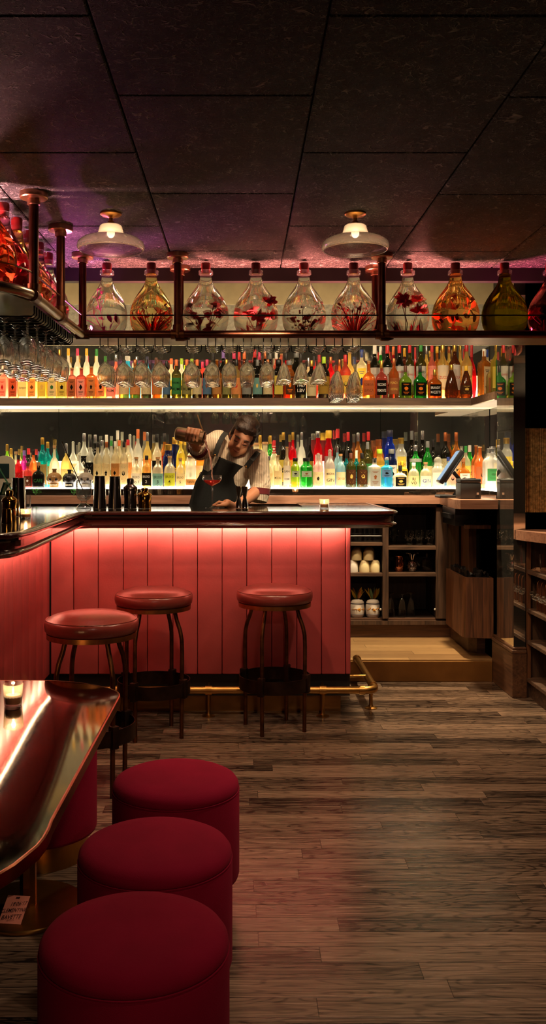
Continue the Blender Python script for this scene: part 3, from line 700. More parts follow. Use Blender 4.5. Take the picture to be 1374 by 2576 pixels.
FL = [(269, .113, CLEARW, 'spike', 'clear flask with magenta flower spike beside the corner post'), (381, .118, GOLDW, 'grass', 'straw tinted flask packed low with red dried grass'),
      (518, .127, CLEARW, 'leafy', 'clear flask with dark broad leaves and coral leaves'), (644, .124, CLEARW, 'bloom', 'clear flask with a crimson bloom beside the broad leaf flask'),
      (765, .121, CLEARW, 'berry', 'clear flask with berry sprigs and red twigs'), (890, .125, CLEARW, 'grass', 'clear flask of coral grasses and a daisy, behind the bar post'),
      (1026, .117, CLEARW, 'bloom', 'clear flask with one big crimson bloom past the second post'), (1146, .129, AMBERW, 'full', 'orange flask filled with pale fronds'),
      (1270, .124, GREENW, None, 'dark olive flask with gold reflections'), (1385, .122, PINKW, 'bloom', 'deep pink flask cut off by the picture edge')]
for px, rad, gm, kind, lab in FL: flask(X(px, 5.01), 5.01, min(rad, 0.131), gm, kind, lab)
FS = [(3.64, .115, AMBERW, 'full', 'large amber flask over the pipe bend, nearest of the side row'), (3.88, .112, PINKW, 'bloom', 'red flask second along the side row'), (4.11, .112, AMBERW, 'leafy', 'amber flask third along the side row'),
      (4.335, .11, GOLDW, 'full', 'golden flask fourth along the side row'), (4.555, .108, PINKW, 'spike', 'magenta lit flask fifth along the side row'), (4.775, .108, CLEARW, 'grass', 'clear flask at the inner end of the side row')]
for y, rad, gm, kind, lab in FS: flask(-1.015, y, rad, gm, kind, lab)

# ---------------------------------------------------------------- ceiling lamps
SHADE = None
def m_shade(mixf=0.36):
    m, nt, N, L = nodes('ribbed shade glass'); N.remove(N['Principled BSDF'])
    t = N.new('ShaderNodeBsdfTransparent'); t.inputs['Color'].default_value = (1, 0.95, 0.87, 1)
    tl = N.new('ShaderNodeBsdfTranslucent'); tl.inputs['Color'].default_value = (0.7, 0.6, 0.5, 1)
    gl = N.new('ShaderNodeBsdfGlossy'); gl.inputs['Roughness'].default_value = 0.15
    a = N.new('ShaderNodeMixShader'); a.inputs[0].default_value = mixf; L.new(t.outputs[0], a.inputs[1]); L.new(tl.outputs[0], a.inputs[2])
    lw = N.new('ShaderNodeLayerWeight'); lw.inputs['Blend'].default_value = 0.3
    b = N.new('ShaderNodeMixShader'); L.new(lw.outputs['Facing'], b.inputs[0]); L.new(a.outputs[0], b.inputs[1]); L.new(gl.outputs[0], b.inputs[2])
    L.new(b.outputs[0], N['Material Output'].inputs['Surface']); return m
SHADE = m_shade(); SHADE2 = m_shade(.85)
BULB = emis('lamp bulb', (1.0, 0.72, 0.42), 4)
for i, (px, lab) in enumerate([(279, 'ribbed bell glass ceiling lamp over the bar corner beside the corner post'), (894, 'ribbed bell glass ceiling lamp over the free end of the bar')]):
    x, y = X(px, 4.08), 4.08
    t = thing('ceiling_lamp', lab, 'lamp', (x, y, HC), 0, 'bell glass ceiling lamps')
    MB().lathe([(0.048, 0.0), (0.048, -0.008), (0.040, -0.014), (0.018, -0.018), (0.010, -0.024)], n=24).build('ceiling_rose', BRASS, t)
    MB().lathe([(0.009, -0.02), (0.009, -0.035), (0.015, -0.04), (0.017, -0.055), (0.02, -0.06), (0.016, -0.066)], n=16).build('fitting', BRASS, t)
    sh_ = MB().shell([(0.071, -0.102), (0.098, -0.108), (0.126, -0.118), (0.145, -0.134), (0.1495, -0.150), (0.147, -0.160), (0.140, -0.166)], n=120, rib=1, ribd=0.008).build('lamp_shade', SHADE, t, angle=70)
    MB().shell([(0.018, -0.054), (0.046, -0.056), (0.050, -0.062), (0.053, -0.076), (0.059, -0.092), (0.071, -0.102)], n=120, rib=1, ribd=0.008).build('shade_neck', SHADE2, sh_, angle=70)
    MB().tube([(.1403 * math.cos(2 * math.pi * k / 64), .1403 * math.sin(2 * math.pi * k / 64), -.166) for k in range(64)], .0022, 6, closed=True).build('rim', SHADE2, sh_)
    MB().sph((0, 0, -0.090), (0.018, 0.018, 0.022), 16, 10).build('bulb', BULB, t)
    lamp('lamp_light', 'POINT', (x, y, HC - 0.13), 0.9, WARM, None, 0.03)
    lamp('lamp_light', 'SPOT', (x, y, HC - 0.125), 22, WARM, (x, y, 0), 0.035, 150, 0.9)
# ---------------------------------------------------------------- back bar furniture
LEDGE = emis('lit ledge panel', (1.0, 0.88, 0.72), 9)
bb = thing('back_counter', 'beech topped back counter turning forward beside the mirrored pier', 'counter', (0, 6.9, 0.135))
mb = MB(); mb.prism([(-3.1, 6.60), (1.425, 6.60), (1.352, 5.82), (1.372, 5.75), (1.608, 5.75), (1.608, 5.88), (1.94, 5.88), (1.94, 7.11), (-3.1, 7.11)], 1.108, 1.165)
mb.build('worktop', TOPWOOD, bb, smooth=False, world=True)
mb = MB(); mb.box(-3.1, 1.40, 6.66, 6.68, 0.265, 1.107); mb.box(1.45, 1.60, 5.93, 6.66, 0.9, 1.107)
# carcass: dark stained frame of the open cupboards
CZ0, CZ1 = 0.275, 1.107
def cab_y(py): return Z(py, 6.62)
fr_ = MB(); Y0 = 6.62
fr_.rbox(X(963, Y0), X(978, Y0), Y0, 6.66, CZ0, CZ1, 0.003); fr_.rbox(X(1098, Y0), X(1128, Y0), Y0, 6.66, CZ0, CZ1, 0.003)
fr_.box(-3.0, X(1128, Y0), Y0, 6.66, 1.085, CZ1); fr_.box(-3.0, X(1128, Y0), Y0 + 0.001, 6.66, cab_y(1572), cab_y(1562))
fr_.box(X(800, Y0), X(815, Y0), Y0, 6.66, CZ0, CZ1)
fr_.build('face_frame', DARKWOOD, bb, smooth=False, world=True)
cb = MB(); cb.box(-3.0, 1.9, 7.08, 7.11, CZ0, CZ1); cb.box(X(968, Y0), X(973, Y0), 6.66, 7.08, CZ0, CZ1); cb.box(X(1104, Y0), X(1109, Y0), 6.66, 7.08, CZ0, CZ1); cb.box(-3.0, X(1104, Y0), 6.66, 7.08, CZ0 - 0.005, cab_y(1563))
cb.build('carcass', m_wood('cupboard inside', s(40, 28, 22), s(66, 48, 36), 'Z', 0.6), bb, smooth=False, world=True)
for (pa, pb_, pz) in ((815, 968, 1369), (815, 968, 1446), (973, 1104, 1379), (973, 1104, 1446)):
    mb = MB(); mb.box(X(pa, Y0) + 0.001, X(pb_, Y0) - 0.001, Y0 + 0.006, 7.08, cab_y(pz + 4), cab_y(pz - 4)); mb.build('shelf', DARKWOODX, bb, smooth=False, world=True)
mb = MB(); mb.box(-3.0, 1.53, 6.655, 6.70, 0.135, CZ0 - 0.004); mb.prism([(1.515, 6.655), (1.515, 6.13), (1.56, 6.08), (1.612, 6.07), (1.612, 6.9), (1.54, 6.9)], 0.135, 0.272)
mb.build('kickboard', m_wood('kickboard oak', s(66, 42, 28), s(104, 70, 48), 'X', 0.5), bb, smooth=False, world=True)
for px in (958, 1095):
    mb = MB(); q = P(px, 1533, 6.66); mb.sph(q, 0.009, 10, 8); mb.build('catch', WHITEC, bb, world=True)
# angled end unit: panel, drawer box, small shelf, bin enclosure
mb = MB(); mb.prism([(X(1128, Y0), 6.62), (1.545, 6.52), (1.60, 6.56), (1.60, 7.08), (X(1128, Y0), 7.08)], 0.275, 1.107); mb.build('corner_panel', DARKWOOD, bb, smooth=False, world=True)
mb = MB(); mb.box(1.56, 1.612, 6.30, 6.52, 0.275, 1.107); mb.build('end_panel', OAK, bb, smooth=False, world=True)
mb = MB(); mb.rbox(1.40, 1.53, 6.02, 6.40, 0.985, 1.105, 0.006); mb.build('drawer', pr('black drawer', s(18, 18, 18), 0.35), bb, world=True)
mb = MB(); mb.box(1.385, 1.399, 6.06, 6.36, 1.03, 1.06); mb.build('handle', BLACKPL, bb, smooth=False, world=True)
mb = MB(); mb.prism([(1.45, 5.97), (1.48, 5.93), (1.612, 5.93), (1.612, 6.5), (1.56, 6.5)], 0.972, 0.995); mb.build('small_shelf', OAK, bb, smooth=False, world=True)
BO = [(1.435, 6.44), (1.425, 5.94), (1.445, 5.90), (1.612, 5.87), (1.612, 6.44)]
BI = [(1.455, 6.42), (1.447, 5.95), (1.46, 5.922), (1.60, 5.895), (1.60, 6.42)]
bz0, bz1 = 0.272, 0.66
bn = MB()
vs = [(x, y, bz0) for x, y in BO] + [(x, y, bz1) for x, y in BO] + [(x, y, bz1) for x, y in BI] + [(x, y, bz0 + 0.02) for x, y in BI]
K = len(BO); fs = [tuple(range(K - 1, -1, -1))]
for i in range(K):
    j = (i + 1) % K; fs += [(i, j, K + j, K + i), (K + i, K + j, 2 * K + j, 2 * K + i), (2 * K + i, 2 * K + j, 3 * K + j, 3 * K + i)]
fs.append(tuple(3 * K + i for i in range(K)))
bn.add(vs, fs)
bn.build('bin_enclosure', OAK, bb, smooth=False, world=True)
for (x, y) in ((1.488, 5.8935), (1.545, 5.8835)):
    MB().box(x - 0.001, x + 0.001, y - 0.002, y + 0.004, bz0 + 0.005, bz1 - 0.004).build('board_joint', BLACKP, bb, smooth=False, world=True)
# black sack in the bin
t = thing('bin_liner', 'crumpled black plastic sack filling the oak bin beside the pier', 'bag', (1.53, 6.1, 0.32))
mb = MB(); rows = []
K = 48
for lv, (z, e) in enumerate([(0.30, -0.02), (0.55, -0.012), (0.66, -0.006), (0.685, 0.004), (0.675, -0.02), (0.60, -0.05)]):
    for k in range(K):
        a = k / K * 4; i = int(a) % 4; u = a - int(a)
        cs = [(1.452, 6.415), (1.455, 5.935), (1.598, 5.91), (1.598, 6.415)]
        x = cs[i][0] * (1 - u) + cs[(i + 1) % 4][0] * u; y = cs[i][1] * (1 - u) + cs[(i + 1) % 4][1] * u
        cxm, cym = 1.527, 6.17; l = math.hypot(x - cxm, y - cym)
        w_ = 0 if lv < 2 else rnd.uniform(-0.012, 0.012)
        q = 1 + (e + w_ - 0.006) / l; rows.append((cxm + (x - cxm) * q, cym + (y - cym) * q, z + (rnd.uniform(-0.012, 0.018) if 2 <= lv <= 4 else 0)))
fs = [(lv * K + k, lv * K + (k + 1) % K, (lv + 1) * K + (k + 1) % K, (lv + 1) * K + k) for lv in range(5) for k in range(K)]
mb.add(rows, fs); mb.build('sack', pr('black bin bag', s(24, 23, 24), 0.28, bump=(30, 0.3)), t, world=True, angle=25)
mb = MB(); mb.tube([(1.47, 5.93, 0.655), (1.595, 5.908, 0.655), (1.595, 6.40, 0.655), (1.46, 6.40, 0.655)], 0.004, 6, closed=True); mb.build('rim_band', BLACKPL, t, world=True)

# lit ledge and upper shelf
lg = thing('bottle_ledge', 'long glowing white ledge under the lower row of bottles', 'shelf', (0, 6.9, 1.165))
LZ = 1.222
poly = [(-3.1, 6.73), (1.66, 6.73), (1.655, 5.96), (1.92, 5.96), (1.92, 7.112), (-3.1, 7.112)]
MB().prism(poly, 1.166, 1.214).build('ledge_body', m_mirror('dark ledge mirror', (0.30, 0.25, 0.2), 0.5), lg, smooth=False, world=True)
MB().prism([(x, y) for x, y in poly], 1.2142, LZ).build('light_panel', LEDGE, lg, smooth=False, world=True)
SZ = 1.884
us = thing('bottle_shelf', 'long dark wood upper shelf crowded with spirit bottles', 'shelf', (0, 6.9, 1.83))
UP = [(-3.1, 6.74), (X(1186, 6.74), 6.74), (1.70, 6.16), (1.92, 6.16), (1.92, 7.112), (-3.1, 7.112)]
MB().prism(UP, 1.832, SZ).build('shelf_board', m_wood('shelf oak', s(62, 44, 32), s(104, 78, 56), 'X', 0.5), us, smooth=False, world=True)
MB().prism([(x, y + 0.004 if y < 6.8 else y - 0.01) for x, y in UP], 1.826, 1.8315).build('underside', pr('white shelf underside', s(232, 220, 200), 0.5, noise=(8, 0.05)), us, smooth=False, world=True)
LEDW = emis('warm shelf led', (1.0, 0.74, 0.40), 260)
mb = MB(); mb.box(-3.0, 1.9, 7.062, 7.08, SZ + 0.0005, SZ + 0.010); mb.build('led_strip', LEDW, us, smooth=False, world=True)
mb = MB(); mb.box(-3.0, 1.9, 7.062, 7.08, LZ + 0.0005, LZ + 0.010); mb.build('led_strip', emis('cool ledge led', (1.0, 0.86, 0.54), 150), lg, smooth=False, world=True)

REFLECTOR = pr('added white reflector', s(236, 228, 210), .6, noise=(5, .05))  # both panels are added reflectors that spread the led glow behind the bottles
MB().box(-3.05, 1.92, 7.100, 7.113, SZ + .0005, SZ + .20).build('back_panel', REFLECTOR, us, smooth=False, world=True)
MB().box(-3.05, 1.92, 7.100, 7.113, LZ + .0005, LZ + .20).build('back_panel', REFLECTOR, lg, smooth=False, world=True)

# ---------------------------------------------------------------- bottles
GL = {  # glass and drink colours
 'clear': (0.86, 0.84, 0.74), 'cream': (0.88, 0.80, 0.58), 'straw': (0.86, 0.66, 0.22), 'amber': (0.62, 0.24, 0.035), 'brown': (0.20, 0.06, 0.018), 'dark': (0.030, 0.028, 0.016), 'olive': (0.13, 0.12, 0.02),
 'green': (0.03, 0.42, 0.05), 'lime': (0.42, 0.72, 0.07), 'teal': (0.0, 0.34, 0.32), 'blue': (0.02, 0.08, 0.62), 'sky': (0.07, 0.55, 0.78), 'ice': (0.52, 0.80, 0.84), 'red': (0.66, 0.015, 0.03), 'pink': (0.86, 0.30, 0.22), 'magenta': (0.6, 0.05, 0.4),
 'orange': (0.86, 0.27, 0.06), 'rose': (0.76, 0.16, 0.12), 'navy': (0.02, 0.035, 0.14), 'yellow': (0.86, 0.68, 0.10), 'grey': (0.42, 0.42, 0.42)}
DARKS = ('dark', 'olive', 'navy', 'brown')
def gmat(c): return glass(c + ' bottle glass', GL[c], body=0.42 if c not in DARKS else 0.45, shine=0.34)
CC = {'gold': ('gold', s(196, 156, 70), .3, .8), 'black': ('black', s(24, 22, 22), .4, 0), 'red': ('red', s(190, 40, 44), .4, 0), 'cork': ('cork', s(172, 128, 80), .7, 0), 'white': ('white', s(224, 220, 206), .5, 0), 'silver': ('silver', s(176, 176, 176), .25, .9),
      'orange': ('orange', s(222, 116, 60), .4, 0), 'yellow': ('yellow', s(228, 180, 50), .4, 0), 'pink': ('pink', s(206, 56, 100), .4, 0), 'green': ('green', s(50, 140, 60), .4, 0), 'lime': ('lime', s(166, 206, 50), .4, 0), 'blue': ('blue', s(40, 60, 130), .4, 0), 'copper': ('copper', s(176, 102, 60), .3, .7),
      'purple': ('purple', s(132, 104, 176), .4, 0), 'brown': ('brown', s(96, 56, 40), .5, 0), 'glass': ('clear', None, 0, 0), 'wood': ('wooden', s(150, 96, 54), .6, 0), 'grey': ('grey', s(110, 112, 110), .4, 0), 'navy': ('navy', s(30, 32, 60), .4, 0)}
def capmat(c):
    if c == 'glass': return gmat('clear')
    n, col, ro, me = CC[c]; return pr(n + ' bottle cap', col, ro, me)
LC = {'cream': s(232, 214, 164), 'white': s(236, 232, 220), 'kraft': s(196, 140, 80), 'black': s(26, 24, 22), 'yellow': s(230, 206, 90), 'teal': s(120, 170, 164), 'lime': s(190, 196, 60), 'blue': s(96, 128, 160), 'grey': s(150, 150, 142), 'olive': s(150, 146, 90), 'tan': s(176, 108, 66), 'orange': s(230, 156, 96), 'red': s(196, 40, 40), 'green': s(70, 140, 80), 'gold': s(178, 140, 60), 'pink': s(240, 170, 148), 'brown': s(84, 54, 36), 'silver': s(180, 180, 172), 'navy': s(40, 50, 110), 'purple': s(150, 130, 170)}
def labmat(c): return paper(c + ' label paper', LC[c], 0.5)
INK = {'k': s(20, 18, 18), 'w': s(236, 232, 220), 'r': s(190, 30, 34), 'o': s(226, 120, 40), 'b': s(40, 60, 150), 'g': s(60, 110, 60), 'y': s(220, 180, 90), 'n': s(120, 70, 40)}
def inkmat(c): return paper('label ink ' + c, INK[c], 0.25)
STY = {  # profile in fractions of half width / height, cap start, label range, squareness, depth
 'tall': ([(.9, 0), (1, .015), (1, .60), (.93, .64), (.62, .70), (.36, .76), (.32, .80), (.31, .97)], .84, (.10, .52), 2, 1),
 'slim': ([(.92, 0), (1, .012), (1, .58), (.96, .63), (.7, .69), (.4, .74), (.34, .79), (.33, .97)], .88, (.08, .52), 2, 1),
 'dome': ([(.92, 0), (1, .015), (1, .48), (.97, .56), (.86, .64), (.62, .71), (.38, .75), (.33, .80), (.33, .93)], .86, (.06, .46), 2, 1),
 'square': ([(.95, 0), (1, .015), (1, .66), (.95, .70), (.6, .74), (.36, .77), (.34, .80), (.34, .95)], .84, (.05, .62), 7, .9),
 'flask': ([(.93, 0), (1, .02), (1, .50), (.93, .56), (.7, .62), (.34, .68), (.25, .74), (.24, .96)], .80, (.08, .48), 5, .55),
 'globe': ([(.55, 0), (.8, .06), (1, .25), (1, .40), (.85, .56), (.55, .66), (.26, .72), (.24, .94)], .78, (.14, .42), 2, .8),
 'squat': ([(.9, 0), (1, .03), (1, .42), (.94, .52), (.72, .60), (.34, .66), (.26, .70), (.26, .86)], .74, (.06, .48), 5, .7),
 'pear': ([(.8, 0), (1, .08), (.98, .25), (.82, .45), (.58, .65), (.36, .78), (.26, .84), (.26, .96)], .84, (.12, .40), 2, .9),
 'stout': ([(.95, 0), (1, .015), (1, .64), (.98, .68), (.80, .74), (.56, .78), (.52, .82), (.52, .96)], .88, (.10, .58), 4, .8),
 'jar': ([(.9, 0), (1, .03), (1, .60), (.96, .68), (.7, .76), (.6, .80), (.6, .95)], .86, (.10, .55), 2, 1),
 'bell': ([(.85, 0), (1, .03), (.98, .30), (.9, .46), (.78, .56), (.52, .66), (.3, .73), (.26, .78), (.26, .95)], .82, (.06, .40), 2, 1),
}
WORD = {'tall': 'tall', 'slim': 'slender', 'dome': 'round shouldered', 'square': 'square', 'flask': 'flat flask shaped', 'globe': 'globe', 'squat': 'squat', 'pear': 'pear shaped', 'stout': 'wide necked', 'jar': 'stubby', 'bell': 'bell shaped'}
def letter_on(mb, t, size, r, zc, sq, ay, shear=0, fit=None):
    v, f = text(t, size, shear)
    w_ = max(p[0] for p in v) - min(p[0] for p in v)
    k = min(1.0, (fit or 1.5 * r) / w_) if w_ else 1
    vs = []
    for x, y in v:
        x *= k
        yy = (-(r * ay + 0.0012)) if sq > 3 else -math.sqrt(max(0.0, (r + 0.0012) ** 2 - x * x)) * ay
        vs.append((x, yy, zc + y * (0.6 + 0.4 * k)))
    mb.add(vs, f)
BOTTLES = []
def make_bottle(style, w_, h, gc, capc, labc, txt, ink, loc, rz=0.0, lr=None, round_label=False, band=None):
    prof, cs, lrange, sq, ay = STY[style]; r = w_ / 2; lr = lr or lrange
    t = thing('spirit_bottle', '', 'bottle', loc, rz)
    pts = [(a * r, b * h) for a, b in prof]
    n = 28 if sq > 3 else 22
    MB().lathe([(0.0001, 0.001)] + pts, n=n, sq=sq, ay=ay).build('body', gmat(gc), t, angle=60)
    nr = prof[-1][0] * r
    nk = max(nr, 0.0095)
    if capc in ('cork', 'wood'):
        cp = MB().lathe([(nr * .8, prof[-1][1] * h - .012), (nr * .8, prof[-1][1] * h), (nk * 1.15, prof[-1][1] * h + .0005), (nk * 1.2, h * .995), (nk * 1.0, h)], n=14)
    elif capc == 'glass':
        cp = MB().sph((0, 0, prof[-1][1] * h + (h - prof[-1][1] * h) * .55), max(nk * 1.1, (1 - prof[-1][1]) * h * .5), 12, 8)
    else:
        cp = MB().lathe([(nr * 1.06, cs * h), (nr * 1.10, cs * h + .002), (nr * 1.10, h - .003), (nr * .98, h)], n=14)
    cp.build('cap', capmat(capc), t)
    if labc:
        z0, z1 = lr[0] * h, lr[1] * h; lm = MB()
        if sq > 3:
            if round_label:
                q = []; 
                for k in range(24):
                    a = 2 * math.pi * k / 24; q.append((math.cos(a) * r * .72, -(r * ay + .0006), (z0 + z1) / 2 + math.sin(a) * (z1 - z0) / 2))
                lm.add(q, [tuple(range(24))])
            else: lm.add([(-r * .80, -(r * ay + .0006), z0), (r * .80, -(r * ay + .0006), z0), (r * .80, -(r * ay + .0006), z1), (-r * .80, -(r * ay + .0006), z1)], [(0, 1, 2, 3)])
        else:
            def rad_at(z):
                for (a, b), (c, d) in zip(pts, pts[1:]):
                    if b <= z <= d and d > b: return a + (c - a) * (z - b) / (d - b)
                return r
            vs, fs = [], []; K = 12; J = 4
            for j in range(J + 1):
                z = z0 + (z1 - z0) * j / J
                amax = R(68)
                if round_label: amax = R(60) * math.sqrt(max(0.0, 1 - (2 * j / J - 1) ** 2)) + R(8)
                for k in range(K + 1):
                    a = -amax + 2 * amax * k / K; rr = rad_at(z) + .0007; vs.append((rr * math.sin(a), -rr * math.cos(a) * ay, z))
            fs = [(j * (K + 1) + k, j * (K + 1) + k + 1, (j + 1) * (K + 1) + k + 1, (j + 1) * (K + 1) + k) for j in range(J) for k in range(K)]
            lm.add(vs, fs)
        lo = lm.build('label', labmat(labc), t)
        tm = MB(); lines = txt.split('|') if txt else []
        zz0, zz1 = z0, z1
        if lines:
            hh = (z1 - z0) / (len(lines) + 0.6); rr = r
            for i, ln in enumerate(lines):
                letter_on(tm, ln, min(hh * 1.05, w_ * .42), rr, z1 - hh * (i + 0.8), sq, ay, fit=w_ * .70)
        else:   # a printed ornament: rules and a small device
            def bar(x0, x1, za, zb):
                vs = []
                for x, z in ((x0, za), (x1, za), (x1, zb), (x0, zb)):
                    y = -(r * ay + .0012) if sq > 3 else -math.sqrt(max(0, (r + .0012) ** 2 - x * x)) * ay
                    vs.append((x, y, z))
                tm.add(vs, [(0, 1, 2, 3)])
            H = z1 - z0; q = rnd.random()
            for k, (u, wd_) in enumerate(((.86, .5), (.80, .34), (.26, .5), (.20, .42), (.13, .30))): bar(-r * wd_, r * wd_, z0 + H * u, z0 + H * (u + .022))
            zc = z0 + H * .53; a_ = r * rnd.uniform(.26, .40); b_ = H * rnd.uniform(.12, .18); nn = rnd.choice((4, 6, 10, 14))
            vs = []
            for k in range(nn):
                a = 2 * math.pi * k / nn + math.pi / 2; e = 1 if (k % 2 == 0 or nn < 10) else rnd.uniform(.55, .9); x = a_ * e * math.cos(a)
                vs.append((x, -(r * ay + .0012) if sq > 3 else -math.sqrt(max(0, (r + .0012) ** 2 - x * x)) * ay, zc + b_ * e * math.sin(a)))
            tm.add(vs, [tuple(range(nn))])
        if tm.f: tm.build('lettering', inkmat(ink), lo, smooth=False)
    if band:
        cb_, b0, b1 = band
        MB().shell([(r * 1.012, b0 * h), (r * 1.016, (b0 + b1) / 2 * h), (r * 1.012, b1 * h)], n=24).build('band', labmat(cb_), t)
    return t
U = [SZ, (6.795, 6.895, 6.995)]; Lw = [LZ, (6.785, 6.885, 6.985)]
